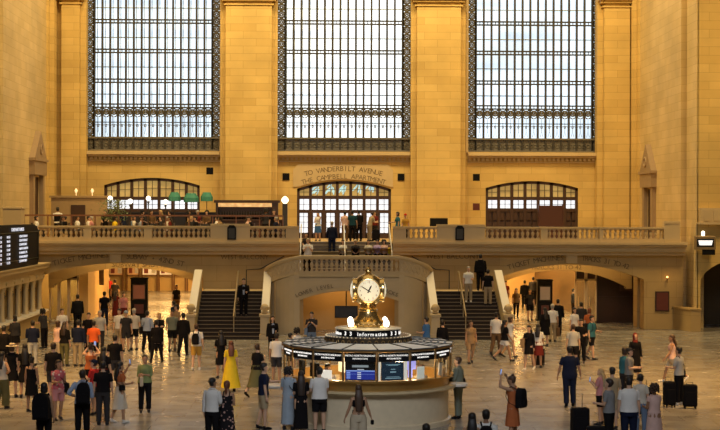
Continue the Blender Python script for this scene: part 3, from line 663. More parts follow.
# ================================================================ TICKET WINDOWS ON THE LEFT
XT = -15.0
t = empty('ticket_office_front', (XT, 70, 0), 'carved stone ticket window front under the departures board', 'ticket counter')
m = MB()
m.box(-1.6, -.5, -12, 4.9, 0, 3.3); m.box(-.5, -.12, -12, 4.9, 0, .95); m.build('wall', M_LOW, t)
m = MB(); m.box(-1.6, .15, -12, 5.0, 3.12, 3.3); m.box(-1.6, .0, -12, 4.95, 2.95, 3.12); m.box(-.5, -.1, -12, 4.9, 2.55, 2.95); m.box(-1.6, .22, -12, 5.05, 3.3, 3.36); m.build('cornice', M_CARVE, t)
m = MB(); m.box(-.5, .12, -12, 4.9, .95, 1.05); m.build('counter_ledge', M_WHITE, t)
n = 9; sp = 1.75
for i in range(n):
    y = 4.6 - i * sp; m = MB()
    for q in (-.16, .16): m.lathe([(.13, 1.05), (.13, 1.12), (.085, 1.18), (.075, 2.2), (.09, 2.24), (.07, 2.28), (.14, 2.45), (.15, 2.56)], (-.28, y + q, 0), 10)
    m.build('column', M_BAL, t, smooth=True)
    m = MB(); m.box(-.52, -.48, y - sp + .3, y - .3, 1.05, 2.55); m.build('window_opening', M_BLACK, t)
    m = MB()
    for k in range(6): yy = y - sp + .4 + k * .19; m.tube([(-.42, yy, 1.05), (-.42, yy, 2.1)], .010, 5)
    m.torus((-.42, y - sp / 2, 2.2), (0, 1, 0), (0, 0, 1), .3, .03, 14, 5); m.torus((-.42, y - sp / 2, 2.2), (0, 1, 0), (0, 0, 1), .14, .03, 10, 5); m.tube([(-.42, y - sp + .3, 2.1), (-.42, y - .3, 2.1)], .03, 5)
    m.build('brass_grille', M_BRONZE, t)
    m = MB(); m.lathe([(.02, 0), (.06, .06), (.09, .12), (.05, .2)], (-.1, y, 2.6), 8); m.build('carved_boss', M_CARVE, t)
# departures board
YD0, YD1 = 61.5, 72.2
bd = empty('departures_board', (-14.86, 67, 3.36), 'black departures board with white lettering above the ticket windows', 'departures board')
m = MB(); a0, a1 = YD0 - 67, YD1 - 67; h = 1.92; e = .62
m.prism([(a0, 0), (a1 - .3, 0), (a1, .3), (a1, h - .45), (a1 - .45, h - .12), (a1 - 1.2, h), (a0, h)], -.5, 0, axis='x'); m.build('case', M_BLACK, bd)
m = MB(); 
for z in (.32, h - .36): m.box(0, .03, a0, a1 - .25, z, z + .04)
m.box(0, .03, a1 - .32, a1 - .25, .32, h - .36); m.build('trim', plain('dark_green_metal', (.03, .045, .03), .35, .4), bd)
m = MB(); RX = Matrix(((0, 0, 1, .035), (1, 0, 0, 0), (0, 1, 0, 0), (0, 0, 0, 1)))
ROW = [('10:53', 'CROTON-H', '17'), ('10:55', 'SOUTHEAST', '24'), ('11:00', 'STAMFORD', '13'), ('11:07', 'NEW HAVEN', '28'), ('11:10', 'N WHITE PL', '32'), ('11:20', 'POUGHKEEP', '41'), ('11:25', 'STAMFORD', '19')]
def btx(s, y, z, size): m.text(s, size, Matrix.Translation((.05, y, z)) @ Matrix(((0, 0, 1, 0), (2.2, 0, 0, 0), (0, 1, 0, 0), (0, 0, 0, 1))), .006, 'LEFT')
btx('DEPARTURES', 65.6 - 67, h - .27, .21); ML = glow('board_letters', (.85, .88, 1), .9); m.build('board_title', ML, bd)
for i, (a, b, c) in enumerate(ROW):
    m = MB(); z = h - .56 - i * .185; btx(a, 64.6 - 67, z, .15); btx(b, 67.3 - 67, z, .15); btx(c, 63.3 - 67, z, .15); m.build('departure_row', ML, bd)
# stone block behind the board
m = MB(); m.box(-.45, .45, -.4, .4, 0, .9); m.box(-.5, .5, -.45, .45, .9, 1.0)
tag(m.build('stone_block', M_CARVE, loc=(-16.35, 73.6, 5.1), bevel=.02), 'tan stone block standing above the departures board at the left', 'stone block'); 
m = MB(); m.box(-16.9, -15.6, 73.1, 74.1, 3.36, 5.1); struct('trim_4', m, M_LOW)

# ================================================================ RESTAURANT ON THE BALCONY
Yp = 76.6; m = MB(); m.box(wx(26, Yp), wx(283, Yp), Yp - .05, Yp + .05, FB + 1.30, FB + 1.38)
for i in range(12): x = wx(26, Yp) + (wx(283, Yp) - wx(26, Yp)) * i / 11; m.box(x - .03, x + .03, Yp - .03, Yp + .03, FB, FB + 1.3)
tag(m.build('partition_rail', plain('red_brown_rail', (.22, .09, .04), .4)), 'long red-brown rail running behind the left balustrades', 'rail')
def make_table():
    t = empty('restaurant_table', (0, 0, 0)); m = MB(); m.lathe([(.45, .70), (.46, .72), (.46, .75), (.44, .76)], seg=20); m.build('table_top', plain('white_cloth', (.78, .74, .66), .8), t)
    m = MB(); m.lathe([(.26, 0), (.24, .03), (.05, .06), (.04, .68), (.12, .70)], seg=12); m.build('pedestal_leg', M_BRONZE, t); return t
def make_chair():
    t = empty('dining_chair', (0, 0, 0)); m = MB(); m.box(-.22, .22, -.22, .22, .42, .48); m.build('seat', M_WOOD, t, bevel=.02)
    m = MB(); m.box(-.21, .21, .18, .23, .55, .95); m.build('backrest', M_WOOD, t, bevel=.02)
    for a in (-1, 1):
        for b in (-1, 1): m = MB(); m.tube([(a * .19, b * .19, .42), (a * .21, b * .21, 0)], .02, 6); m.build('leg', M_WOOD, t)
    return t
tbl = make_table(); chr_ = make_chair(); used = []
def place(proto, loc, rz, label, cat, group):
    o = proto if proto.name not in used else copy_tree(proto)
    used.append(proto.name); o.location = loc; o.rotation_euler = (0, 0, rz); tag(o, label, cat, group); return o
TAB = [(52, 78.2), (78, 78.2), (104, 78.2), (130, 78.2), (156, 78.2), (182, 78.2), (206, 78.2), (236, 78.2), (262, 78.2), (92, 82.2), (120, 82.2), (148, 82.2), (176, 82.2), (204, 82.2)]
SEAT = []
def where(pxx): return [w for q, w in ((0, 'right of the departures board'), (66, 'left of the shrub'), (96, 'near the leftmost globe lamp'), (125, 'between the globe lamps'), (152, 'left of the teal shades'), (178, 'under the teal shades'), (201, 'right of the teal shades'), (225, 'behind the blank lantern pier'), (252, 'near the torch lamp')) if pxx >= q][-1]
m = MB(); m.lathe([(.17, .70), (.19, .73), (.18, .77)], seg=14); stl = empty('bar_stool', (0, 0, 0)); m.build('seat', M_WOOD, stl); m = MB(); m.lathe([(.2, 0), (.18, .03), (.03, .05), (.03, .70)], seg=10); m.torus((0, 0, .28), (1, 0, 0), (0, 1, 0), .16, .012, 14, 5); m.build('stand', M_BRONZE, stl)
STOOL = []
for i in range(12):
    px = 106 + i * 9.2; X = wx(px, 83.6); place(stl, (X, 83.6, FB), 0, 'bar stool in the rear row, number %d counted from the leftmost globe lamp' % (i + 1), 'bar stool', 'bar stools in front of the left arched window'); STOOL.append((X, 83.6, px))
for i, (px, Y) in enumerate(TAB):
    X = wx(px, Y); far = Y > 80
    W_ = where(px) + (', rear' if far else ''); place(tbl, (X, Y, FB), 0, 'white-clothed round table ' + W_, 'table', 'restaurant tables behind the left balustrades')
    for s in (-1, 1):
        place(chr_, (X + s * .75, Y, FB), -s * PI / 2, 'dark dining chair, %s side of the table %s' % ('left' if s < 0 else 'right', W_), 'chair', 'dining chairs on the left balcony')
        SEAT.append((X + s * .75, Y, s))
m = MB()
# white globe lamps on posts
def globe_post(px, py, Y, label, r=.17):
    t = empty('globe_lamp', (wx(px, Y), Y, FB), label, 'lamp', 'globe lamps on the left balcony'); z = wz(py, Y) - FB
    m = MB(); m.lathe([(.16, 0), (.12, .08), (.035, .14), (.03, z - .3), (.07, z - .22), (.05, z - .15)], seg=10); m.build('post', M_BRONZE, t, smooth=True); m = MB(); m.ball((0, 0, z), r * .8); m.build('globe', M_GLOBE, t, smooth=True)
for a in ((111, 199, 82.9, 'globe lamp beside the potted shrub, leftmost on the balcony'), (131, 202, 80.2, 'globe lamp lower and second from the left on the balcony'), (149, 199, 83.3, 'globe lamp third from the left on the balcony'), (166, 202.5, 83, 'globe lamp fourth from the left, next to the first teal shade')): globe_post(*a)
# torch lamp near the central doors
t = empty('torch_lamp', (wx(285, 82), 82, FB), 'white flame-like lamp on a dark post left of the central doors', 'lamp'); z = wz(201, 82) - FB
m = MB(); m.box(-.14, .14, -.14, .14, 0, z - .15); m.box(-.17, .17, -.17, .17, 0, .1); m.build('post', M_BRONZE, t); m = MB(); m.lathe([(.08, z - .15), (.2, z), (.17, z + .12), (.04, z + .25)], seg=10); m.build('shade', M_GLOBE, t, smooth=True)
# teal shades on stands
for px, py, w_, lab in ((175, 197, .34, 'teal shade on a thin stand, left of three'), (191.5, 198, .42, 'teal shade on a thin stand, widest and middle of three'), (207, 197, .34, 'teal shade on a thin stand, right of three against the yellow wall')):
    Y = 84; t = empty('teal_shade', (wx(px, Y), Y, FB), lab, 'shade', 'teal shades on the left balcony'); z = wz(py, Y) - FB
    m = MB(); m.lathe([(.2, 0), (.18, .04), (.02, .07), (.02, z + .2)], seg=8); m.build('stand', M_BRONZE, t); m = MB(); m.lathe([(w_, z - .26), (w_, z - .02), (w_ * .75, z + .14), (w_ * .6, z + .24)], seg=8); m.build('canopy', plain('teal_fabric', (.04, .22, .16), .7), t)
# potted shrub
t = empty('potted_shrub', (wx(114, 81.5), 81.5, FB), 'sparse leafy shrub in a pot under the leftmost globe lamp', 'plant'); m = MB(); m.lathe([(.2, 0), (.28, .4), (.3, .42), (.26, .43)], seg=12); m.build('pot', M_WOOD, t)
m = MB(); [m.tube([(0, 0, .4), (random.uniform(-.2, .2), random.uniform(-.2, .2), 1.2), (random.uniform(-.5, .5), random.uniform(-.4, .4), random.uniform(1.5, 2.1))], .015, 4) for _ in range(12)]; m.build('stem', M_WOOD, t)
m = MB()
for _ in range(420):
    p = Vector((random.gauss(0, .33), random.gauss(0, .3), random.uniform(1.0, 2.2))); d = Vector((random.uniform(-1, 1), random.uniform(-1, 1), random.uniform(-1, 1))).normalized() * .07; e = d.orthogonal().normalized() * .03
    m.face([m.bm.verts.new(q) for q in (p - d, p + e, p + d, p - e)])
m.build('foliage', plain('shrub_leaf', (.10, .13, .04), .6, var=.3), t)
# back bar with bottles, lit shelves
t = empty('back_bar', (wx(247, 84.5), 84.5, FB), 'lit back bar with rows of dark bottles left of the central doors', 'bar'); L = 1.75; M_SHELF = glow('lit_shelf_back', (1, .55, .2), .9, .5, 3)
m = MB(); m.box(-L, L, 0, .5, 0, .9); m.box(-L, -L + .12, 0, .5, .9, 2.05); m.box(L - .35, L, 0, .5, .9, 2.05); m.box(-L - .1, L + .1, -.08, .55, 2.05, 2.2); m.box(-L, L, .42, .5, .9, 1.82); m.build('cabinet', M_WOOD, t)
m = MB(); m.box(-L + .12, L - .35, .3, .42, 1.82, 2.03); m.build('lit_panel', M_SHELF, t)
for z in (1.24,): m = MB(); m.box(-L + .12, L - .35, 0, .4, z, z + .03); m.build('shelf', M_WOOD, t)
m = MB(); m.lathe([(.04, 0), (.04, .2), (.015, .26), (.015, .32)], seg=8); bm_ = plain('dark_bottle', (.03, .03, .025), .15); bt = m.build('bottle', bm_, loc=(0, 0, -50))
first = True
for z in (.92, 1.27):
    for i in range(20):
        o = bt if first else bt.copy()
        if not first: COL.objects.link(o)
        first = False; o.location = (wx(247, 84.5) - L + .2 + i * .145, 84.62, FB + z); tag(o, 'dark bottle standing in the rows of the lit back bar', 'bottle', 'bottles on the back bar')
m = MB(); m.box(-1.8, 2.0, 0, .5, 0, 1.05); m.box(-1.9, 2.1, -.12, .6, 1.05, 1.12); tag(m.build('bar_counter', M_WOOD, loc=(wx(247, 83), 83.0, FB)), 'long dark wood bar counter below the lit back bar', 'bar counter')
t = empty('dark_banquette', (wx(160, 85.2), 85.2, FB), 'long dark wooden banquette with high back in front of the left arched window', 'bench'); L = 3.3
m = MB(); m.box(-L, L, .25, .4, 0, 1.45); m.box(-L - .05, L + .05, .2, .45, 1.45, 1.52); m.build('back_panel', plain('black_leather', (.02, .016, .015), .4), t); m = MB(); m.box(-L, L, -.3, .25, 0, .42); m.build('seat_base', M_WOOD, t); m = MB(); m.box(-L, L, -.34, .22, .42, .52); m.build('seat_cushion', plain('black_leather', (.02, .016, .015), .4), t, bevel=.03)
t = empty('service_screen', (wx(90, 84), 84, FB), 'brown stone and wood screen wall beside the niche on the left balcony', 'screen'); m = MB(); m.box(-2.1, 1.0, 0, .3, 0, 2.3); m.box(-2.2, 1.1, -.08, .35, 2.3, 2.42); m.build('panel', plain('tan_panel', (.36, .24, .11), .6), t); m = MB(); m.box(-1.0, -.2, -.05, 0, 0, 1.9); m.build('door', M_WOOD, t)
for px in (77, 93):
    m = MB(); m.lathe([(.02, 0), (.02, .15), (.06, .2), (.1, .3)], seg=8); m.ball((0, 0, .34), .06); tag(m.build('sconce', plain('sconce_glow', (.8, .6, .3), .5, emit=(1, .7, .35), es=1.2), loc=(wx(px, 84), 84.1, FB + 2.42)), 'small glowing sconce on the %s end of the brown screen wall' % ('left' if px == 77 else 'right'), 'lamp', 'sconces on the screen wall')
# small black screen on the right
t = empty('black_screen', (wx(439, 80), 80, FB), 'small black screen on a stand behind the short balustrade, right of the steps', 'screen'); zz = wz(222, 80) - FB; m = MB(); m.box(-.48, .48, -.04, .04, zz - .22, zz + .22); m.build('panel', M_BLACK, t, bevel=.02); m = MB(); m.box(-.03, .03, -.02, .02, 0, zz - .2); m.box(-.25, .25, -.15, .15, 0, .04); m.build('stand', M_BRONZE, t)
# dark red-brown board by the right doors
m = MB(); X0, X1 = wx(540, 86), wx(563, 86); m.box(X0, X1, -.1, .1, 0, wz(205, 86) - FB); m.box(X0 - .06, X0, -.14, .14, 0, wz(204, 86) - FB); m.box(X1, X1 + .06, -.14, .14, 0, wz(204, 86) - FB); tag(m.build('brown_screen_panel', plain('oxblood_screen', (.06, .02, .012), .4), loc=(0, 86, FB)), 'tall plain dark red-brown panel standing in front of the right arched doors', 'panel')

# ================================================================ INFORMATION BOOTH AND CLOCK
YC = 42.5; bt_ = empty('information_booth', (0, YC, 0), 'round marble and brass information booth in the middle of the hall', 'information booth')
NP = 16; off = math.radians(4.3)
def pt(r, k, z): a = off + k * 2 * PI / NP; return (r * math.sin(a), -r * math.cos(a), z)
m = MB(); m.lathe([(2.36, 0), (2.36, .12), (2.28, .14), (2.28, .98)], seg=64); m.build('marble_base', plain('booth_marble', (.70, .58, .39), .3, var=.12, scale=5), bt_, smooth=True)
m = MB()
for r, z0, z1 in ((2.52, 1.02, 1.08), (2.47, .98, 1.02)):
    A = [(r, z0), (r, z1), (2.2, z1), (2.2, z0)]; rr = [m.ring(Vector((0, 0, z)), Vector((1, 0, 0)), Vector((0, 1, 0)), q, q, 64) for q, z in A]; m.skin(rr, close=True)
m.build('counter_ledge', plain('ledge_marble', (.66, .52, .30), .2), bt_, smooth=True)
m = MB(); A = [(2.30, 1.08), (2.30, 1.30), (2.42, 1.31), (2.42, 1.36), (2.2, 1.36), (2.2, 1.08)]; rr = [m.ring(Vector((0, 0, z)), Vector((1, 0, 0)), Vector((0, 1, 0)), q, q, 64) for q, z in A]; m.skin(rr, close=True)
m.build('brass_band', plain('booth_brass', (.62, .38, .12), .28, .8), bt_, smooth=True)
for k in range(NP):
    m = MB(); x, y, _ = pt(2.37, k, 0); m.tube([(x, y, 1.36), (x, y, 2.14)], .028, 6); m.build('brass_post', M_DKBRASS, bt_)
    a, b, c, d = pt(2.34, k, 1.36), pt(2.34, k + 1, 1.36), pt(2.34, k + 1, 1.88), pt(2.34, k, 1.88)
    m = MB(); m.face([m.bm.verts.new(v) for v in (a, b, c, d)]); o = m.build('pane', M_GLASS, bt_)
    m = MB(); A = [pt(2.37, k + .04, 1.88), pt(2.37, k + .96, 1.88), pt(2.37, k + .96, 2.12), pt(2.37, k + .04, 2.12)]; B = [pt(2.31, k + .04, 1.88), pt(2.31, k + .96, 1.88), pt(2.31, k + .96, 2.12), pt(2.31, k + .04, 2.12)]
    va = [m.bm.verts.new(v) for v in A]; vb = [m.bm.verts.new(v) for v in B]; m.face(va); m.face(vb[::-1]); [m.face([va[i], va[(i + 1) % 4], vb[(i + 1) % 4], vb[i]]) for i in range(4)]
    sg = m.build('sign_panel', M_BLACK, bt_)
    ang = off + (k + .5) * 2 * PI / NP; r = 2.37 * math.cos(PI / NP) + .01
    R = Matrix.Translation((r * math.sin(ang), -r * math.cos(ang), 0)) @ Matrix.Rotation(ang, 4, 'Z')
    if math.cos(ang) > -.2:
        m = MB(); m.text('METRO-NORTH RAILROAD', .066, R @ T((0, 0, 2.025), rx=PI / 2), .004); m.build('sign_lettering', M_TEXT, sg); m = MB(); m.text('INFORMATION', .06, R @ T((0, 0, 1.945), rx=PI / 2), .004); m.build('sign_lettering', M_TEXT, sg)
def panel(k): ang = off + (k + .5) * 2 * PI / NP; r = 2.34 * math.cos(PI / NP); return Matrix.Translation((r * math.sin(ang), -r * math.cos(ang), 0)) @ Matrix.Rotation(ang, 4, 'Z')
# screens
R = panel(-1); m = MB(); m.box(-.41, .41, .03, .08, 1.37, 1.87, M=R); s1 = m.build('schedule_screen', M_BLACK, bt_)
m = MB(); m.box(-.39, .39, .015, .03, 1.40, 1.645, 0, M=R); m.box(-.39, .39, .008, .016, 1.62, 1.65, 1, M=R)
for j, z in enumerate((1.575, 1.53, 1.48, 1.43)): m.box(-.37, -.27, .008, .016, z, z + .028, 1, M=R); m.box(-.08, .02, .008, .016, z, z + .02, 2, M=R)
m.box(-.08, .1, .008, .016, 1.665, 1.68, 2, M=R); m.box(-.22, .22, .008, .016, 1.73, 1.79, 3, M=R); m.box(-.39, .39, .008, .0152, 1.545, 1.55, 1, M=R)
m.build('schedule_display', [glow('screen_blue', (.02, .04, .38), .6), glow('screen_light_blue', (.30, .45, 1), .7), glow('screen_white', (.9, .95, 1), .7), glow('screen_grey', (.35, .4, .42), .6)], s1)
R = panel(0); m = MB(); m.box(-.33, .30, .03, .08, 1.37, 1.87, M=R); s2 = m.build('notice_screen', plain('navy_screen', (.01, .02, .035), .2, emit=(.015, .035, .06), es=.5), bt_)
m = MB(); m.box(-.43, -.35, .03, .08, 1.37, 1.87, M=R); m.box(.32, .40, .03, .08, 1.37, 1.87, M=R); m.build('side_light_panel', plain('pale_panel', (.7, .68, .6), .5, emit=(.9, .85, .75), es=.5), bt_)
m = MB()
for z, wd, h_ in ((1.79, .2, .015), (1.77, .14, .012), (1.66, .06, .02), (1.58, .08, .035), (1.46, .18, .012), (1.42, .22, .02)): m.box(-wd, wd, .015, .03, z, z + h_, M=R)
m.build('notice_lines', glow('screen_teal', (.3, .5, .6), .5), s2)
for k, items in ((1, 'm'), (2, 'p'), (-2, 'w'), (-3, 'g'), (3, 'p'), (-4, 'g')):
    R = panel(k)
    if items == 'm':
        m = MB(); m.box(-.36, -.05, .2, .25, 1.62, 1.86, M=R); m.box(-.25, -.15, .22, .3, 1.4, 1.62, M=R); m.build('monitor', plain('lilac_screen', (.3, .3, .6), .3, emit=(.45, .42, 1), es=.9), bt_)
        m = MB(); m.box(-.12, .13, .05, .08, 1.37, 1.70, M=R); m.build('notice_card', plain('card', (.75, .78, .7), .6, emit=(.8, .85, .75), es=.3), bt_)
    if items == 'p':
        for j in range(2): m = MB(); m.box(-.25 + j * .26, -.07 + j * .26, .06, .1, 1.37, 1.72 - j * .1, M=R @ Matrix.Rotation(.15, 4, 'Y')); m.build('leaflet_rack', plain('leaflets' + str(j), ((.65, .6, .5), (.4, .25, .12))[j], .6), bt_)
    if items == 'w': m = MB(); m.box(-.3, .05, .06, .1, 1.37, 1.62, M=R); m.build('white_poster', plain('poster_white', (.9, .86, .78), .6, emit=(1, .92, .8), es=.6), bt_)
    if items == 'g': m = MB(); m.box(-.1, .2, .3, .4, 1.37, 1.75, M=R); m.build('computer_monitor', M_BLACK, bt_)
m = MB(); m.lathe([(.8, 0), (.8, 2.1)], seg=12); m.build('core_cabinet', M_OAK, bt_)
m = MB()
for k in range(12): a = k * PI / 6; m.box(-.17, .17, -.84, -.79, 1.4, 1.85, M=Matrix.Rotation(a, 4, 'Z'))
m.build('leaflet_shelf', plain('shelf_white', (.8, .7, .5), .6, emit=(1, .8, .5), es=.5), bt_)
# roof
m = MB(); m.prism([pt(2.45, k, 0)[:2] for k in range(NP)], 2.14, 2.19, axis='z'); m.build('roof_rim', M_DKBRASS, bt_)
m = MB()
for k in range(NP): m.face([m.bm.verts.new(q) for q in (pt(1.15, k + .015, 2.27), pt(2.42, k + .006, 2.215), pt(2.42, k + .994, 2.215), pt(1.15, k + .985, 2.27))])
o = m.build('roof_panel', plain('pale_roof_panel', (.92, .91, .86), .5, var=.06), bt_)
m = MB(); m.prism([pt(2.43, k, 0)[:2] for k in range(NP)], 2.19, 2.196, axis='z'); m.build('roof_deck', plain('slate_roof', (.10, .11, .12), .4), bt_)
m = MB()
for k in range(NP): a, b = pt(1.2, k, 2.27), pt(2.44, k, 2.22); m.tube([a, b], .022, 5)
m.build('roof_rib', M_BRONZE, bt_)
for r in (1.42, 1.62, 1.82, 2.02, 2.22):
    for g0 in (2, 10): m = MB(); m.tube([pt(r, k, 2.276 - .055 * (r - 1.15) / 1.27) for k in range(g0, g0 + 5)], .035, 4, flat=.3); m.build('roof_line', plain('slate_line', (.10, .14, .19), .5), bt_)
# drum
m = MB(); m.lathe([(1.22, 2.2), (1.22, 2.40), (1.17, 2.42), (.9, 2.42)], seg=48); m.build('drum', plain('dark_drum', (.06, .045, .03), .35, .5), bt_, smooth=True)
m = MB(); m.ball((0, 0, 0), .018, seg=6, rg=4); dl = m.build('drum_light', glow('tiny_lamp', (1, .8, .5), .5), bt_)
for k in range(60):
    a = 2 * PI * k / 60; o = dl if not k else dl.copy()
    if k: COL.objects.link(o)
    o.location = (1.2 * math.sin(a), -1.2 * math.cos(a), 2.42)
m = MB(); m.torus((0, 0, 0), (1, 0, 0), (0, 0, 1), .045, .01, 8, 4); dl = m.build('drum_ornament', M_DKBRASS, bt_)
for k in range(40):
    a = 2 * PI * k / 40; o = dl if not k else dl.copy()
    if k: COL.objects.link(o)
    o.location = (1.235 * math.sin(a), -1.235 * math.cos(a), 2.30); o.rotation_euler = (0, 0, a)
m = MB(); m.lathe([(.9, 2.42), (.9, 2.60)], seg=40); m.build('sign_ring', M_BLACK, bt_, smooth=True)
m = MB(); m.lathe([(.93, 2.60), (.95, 2.615), (.93, 2.635), (.6, 2.66)], seg=40); m.build('ring_top', plain('cream_top', (.8, .68, .45), .3), bt_, smooth=True)
m = MB()
def ringtext(s, a0, size):
    w = 0; adv = {'I': .32, 'f': .4, 'i': .3, 't': .4, 'r': .45, 'm': .95, ' ': .3, 'l': .3}
    tot = sum(adv.get(c, .66) for c in s) * size; cur = -tot / 2
    for c in s:
        wd = adv.get(c, .66) * size; ang = a0 + (cur + wd / 2) / .9; cur += wd
        if c != ' ': m.text(c, size, Matrix.Translation((.912 * math.sin(ang), -.912 * math.cos(ang), 2.455)) @ Matrix.Rotation(ang, 4, 'Z') @ Matrix.Rotation(PI / 2, 4, 'X'), .006, bold=.012)
for a0 in (.11, -1.46, 1.68, 3.25): ringtext('Information', a0, .142); m.build('ring_lettering', glow('info_letters', (1, .97, .9), 1.05), bt_); m = MB(); ringtext('3', a0 - .70, .16); m.build('ring_number', MATS['info_letters'], bt_); m = MB(); ringtext('3', a0 + .66, .16); m.build('ring_number', MATS['info_letters'], bt_); m = MB()
m.bm.free()
for q in range(4):
    a = PI / 4 + q * PI / 2; x, y = .70 * math.sin(a), .70 * math.cos(a)
    m = MB(); m.lathe([(.06, 2.63), (.07, 2.66), (.05, 2.69)], (x, y, 0), 10); lb = m.build('lamp_base', M_BRASS, bt_); m = MB(); m.ball((x, y, 2.775), .085, .085, .125); m.build('globe_bulb', glow('clock_bulb', (1, .88, .68), 5), lb, smooth=True)
# clock: its own thing standing on the ring
ck = empty('four_faced_clock', (0, YC, 2.66), 'four-faced brass ball clock with opal dials on top of the booth', 'clock'); zb = wz(290, YC) - 2.66
m = MB(); m.lathe([(.60, 0), (.60, .04), (.55, .08), (.53, .13), (.42, .18), (.36, .24), (.29, .32), (.25, .43), (.28, .45), (.28, .49), (.22, .52), (.20, .60), (.26, .62), (.26, .66), (.18, .72)], seg=36); m.build('pedestal', M_BRASS, ck, smooth=True)
m = MB()
for k in range(24): a = 2 * PI * k / 24; m.ball((.57 * math.cos(a), .57 * math.sin(a), .09), .028, seg=6, rg=4)
for k in range(10): a = 2 * PI * k / 10; m.torus((.215 * math.cos(a), .215 * math.sin(a), .6), (-math.sin(a), math.cos(a), 0), (0, 0, 1), .045, .013, 8, 4)
m.build('bead_ornament', M_DKBRASS, ck)
m = MB(); m.ball((0, 0, zb), .455, .455, .475, 28, 18); m.build('ball_body', M_BRASS, ck, smooth=True)
m = MB(); m.lathe([(.16, zb + .38), (.2, zb + .42), (.12, zb + .46), (.07, zb + .5), (.10, zb + .54), (.085, zb + .59), (.03, zb + .63), (.01, zb + .68)], seg=16); m.build('acorn_finial', M_BRASS, ck, smooth=True)
M_DIAL = glow('opal_dial', (1, .84, .55), .8)
for q in range(4):
    R = Matrix.Rotation(q * PI / 2, 4, 'Z') @ Matrix.Translation((0, -.045, zb * .09)) @ Matrix.Diagonal((.91, 1, .91, 1)); C_ = Vector((0, -.40, zb))
    def wp(x, y, z): return R @ Vector((x, y - .33, z + zb))
    m = MB(); rr = []
    for r, y in ((.345, .12), (.37, .02), (.385, -.03), (.375, -.07), (.35, -.075), (.335, -.05)):
        rr.append([m.bm.verts.new(wp(r * math.cos(2 * PI * i / 36), y, r * math.sin(2 * PI * i / 36))) for i in range(36)])
    m.skin(rr, caps=False); dr = m.build('dial_rim', M_BRASS, ck, smooth=True)
    m = MB(); m.skin([[m.bm.verts.new(wp(r * math.cos(2 * PI * i / 36), -.052 - .085 * (1 - (r / .34) ** 2), r * math.sin(2 * PI * i / 36))) for i in range(36)] for r in (.34, .30, .25, .18, .1, .02)]); m.build('dial', M_DIAL, ck, smooth=True)
    m = MB(); 
    for h_ in range(1, 13): a = PI / 2 - h_ * PI / 6; m.text(str(h_), .085, R @ T((.265 * math.cos(a), -.424, zb + .265 * math.sin(a) - .03), rx=PI / 2), .003)
    for h_ in range(60): a = h_ * PI / 30; m.box(-.003, .003, -.405, -.396, .312, .33, M=R @ Matrix.Translation((0, 0, zb)) @ Matrix.Rotation(a, 4, 'Y'))
    m.build('numerals', plain('numeral_brown', (.06, .04, .02), .5), ck)
    m = MB()
    for a, L, w_ in ((-1.02, .28, .012), (.46, .2, .018)):
        Q = R @ Matrix.Translation((0, -.476, zb)) @ Matrix.Rotation(a, 4, 'Y'); m.prism([(-w_, -.07), (w_, -.07), (w_ * 1.3, L * .7), (0, L), (-w_ * 1.3, L * .7)], -.003, .003, M=Q)
    m.ball(R @ Vector((0, -.478, zb)), .022, seg=8, rg=5); m.build('clock_hands', M_BLACK, ck)
# small round side counter left of the booth
m = MB(); m.lathe([(.38, 1.0), (.40, 1.02), (.40, 1.075), (.38, 1.09)], (-2.5, -.7, 0), 24); m.build('side_shelf', M_WHITE, bt_)
m = MB(); m.lathe([(.26, 1.0), (.28, 1.02), (.28, 1.075), (.26, 1.09)], (2.52, -.3, 0), 24); m.build('side_shelf', M_WHITE, bt_)

# ================================================================ LIGHT AND CAMERA
def area(name, loc, target, sx, sy, power, col, ):
    l = bpy.data.lights.new(name, 'AREA'); l.shape = 'RECTANGLE'; l.size = sx; l.size_y = sy; l.energy = power; l.color = col
    o = bpy.data.objects.new(name, l); COL.objects.link(o); o.location = loc; o.rotation_euler = (Vector(target) - Vector(loc)).to_track_quat('-Z', 'Y').to_euler(); return o
def point(name, loc, power, col, r=.1):
    l = bpy.data.lights.new(name, 'POINT'); l.energy = power; l.color = col; l.shadow_soft_size = r
    o = bpy.data.objects.new(name, l); COL.objects.link(o); o.location = loc; return o
WARM = (1, .73, .33)
area('cornice_lamps', (0, 74, 30), (0, 88, 12), 30, 4, 10500, WARM)
area('ceiling_lamps', (0, 50, 32), (0, 62, 0), 24, 30, 1500, (1, .74, .42))
area('east_window_light', (0, 6, 26), (0, 52, 0), 10, 12, 620, (.82, .89, 1)).data.spread = math.radians(50)
for s in (-1, 1): area('side_chandelier', (s * 14, 46, 22), (s * 13, 52, 0), 3, 10, 1900, (1, .55, .16)).data.spread = math.radians(70)
for y, p in ((80, 200), (88, 650), (97, 950), (106, 700)): area('passage_lamp', (-10.5 if y > 82 else -9.5, y, 3.85), (-10.5, y, 0), 4, 2, p, (1, .58, .19))
for y, p in ((79, 120), (86, 600), (95, 800), (101, 500)): area('passage_lamp', (9.6, y, 3.85), (9.6, y, 0), 3.5, 2, p, (1, .58, .19))
area('door_lamp', (wx(66, 81.5), 81.7, 3.6), (wx(66, 81.5), 81.8, 0), 1.6, 1, 90, (1, .75, .32)); area('door_lamp', (wx(586, 82), 82.0, 3.6), (wx(586, 82), 82.2, 0), 1, 1, 260, (1, .85, .42))
for x in (-11.3, 11.2): area('arch_ring_fill', (x, 76.9, 3.85), (x, 78.6, 3.0), 6, .3, 70, (1, .66, .27))  # added fill strips that brighten the inner arches, no real fitting
area('arch_lamp', (0, 74, 2.6), (0, 74.6, 0), 3.5, .6, 45, (1, .6, .25))
for a in range(4): point('booth_lamp', (1.5 * math.sin(a * PI / 2 + .6), YC - 1.5 * math.cos(a * PI / 2 + .6), 1.98), 48, (1, .82, .55), .12)
for x in (-20, 20): area('transept_fill', (x, 60, 26), (x, 74.2, 10), 5, 5, 900, (1, .66, .25)).data.spread = math.radians(80)  # fill lights added to brighten the east-facing faces beside the hall
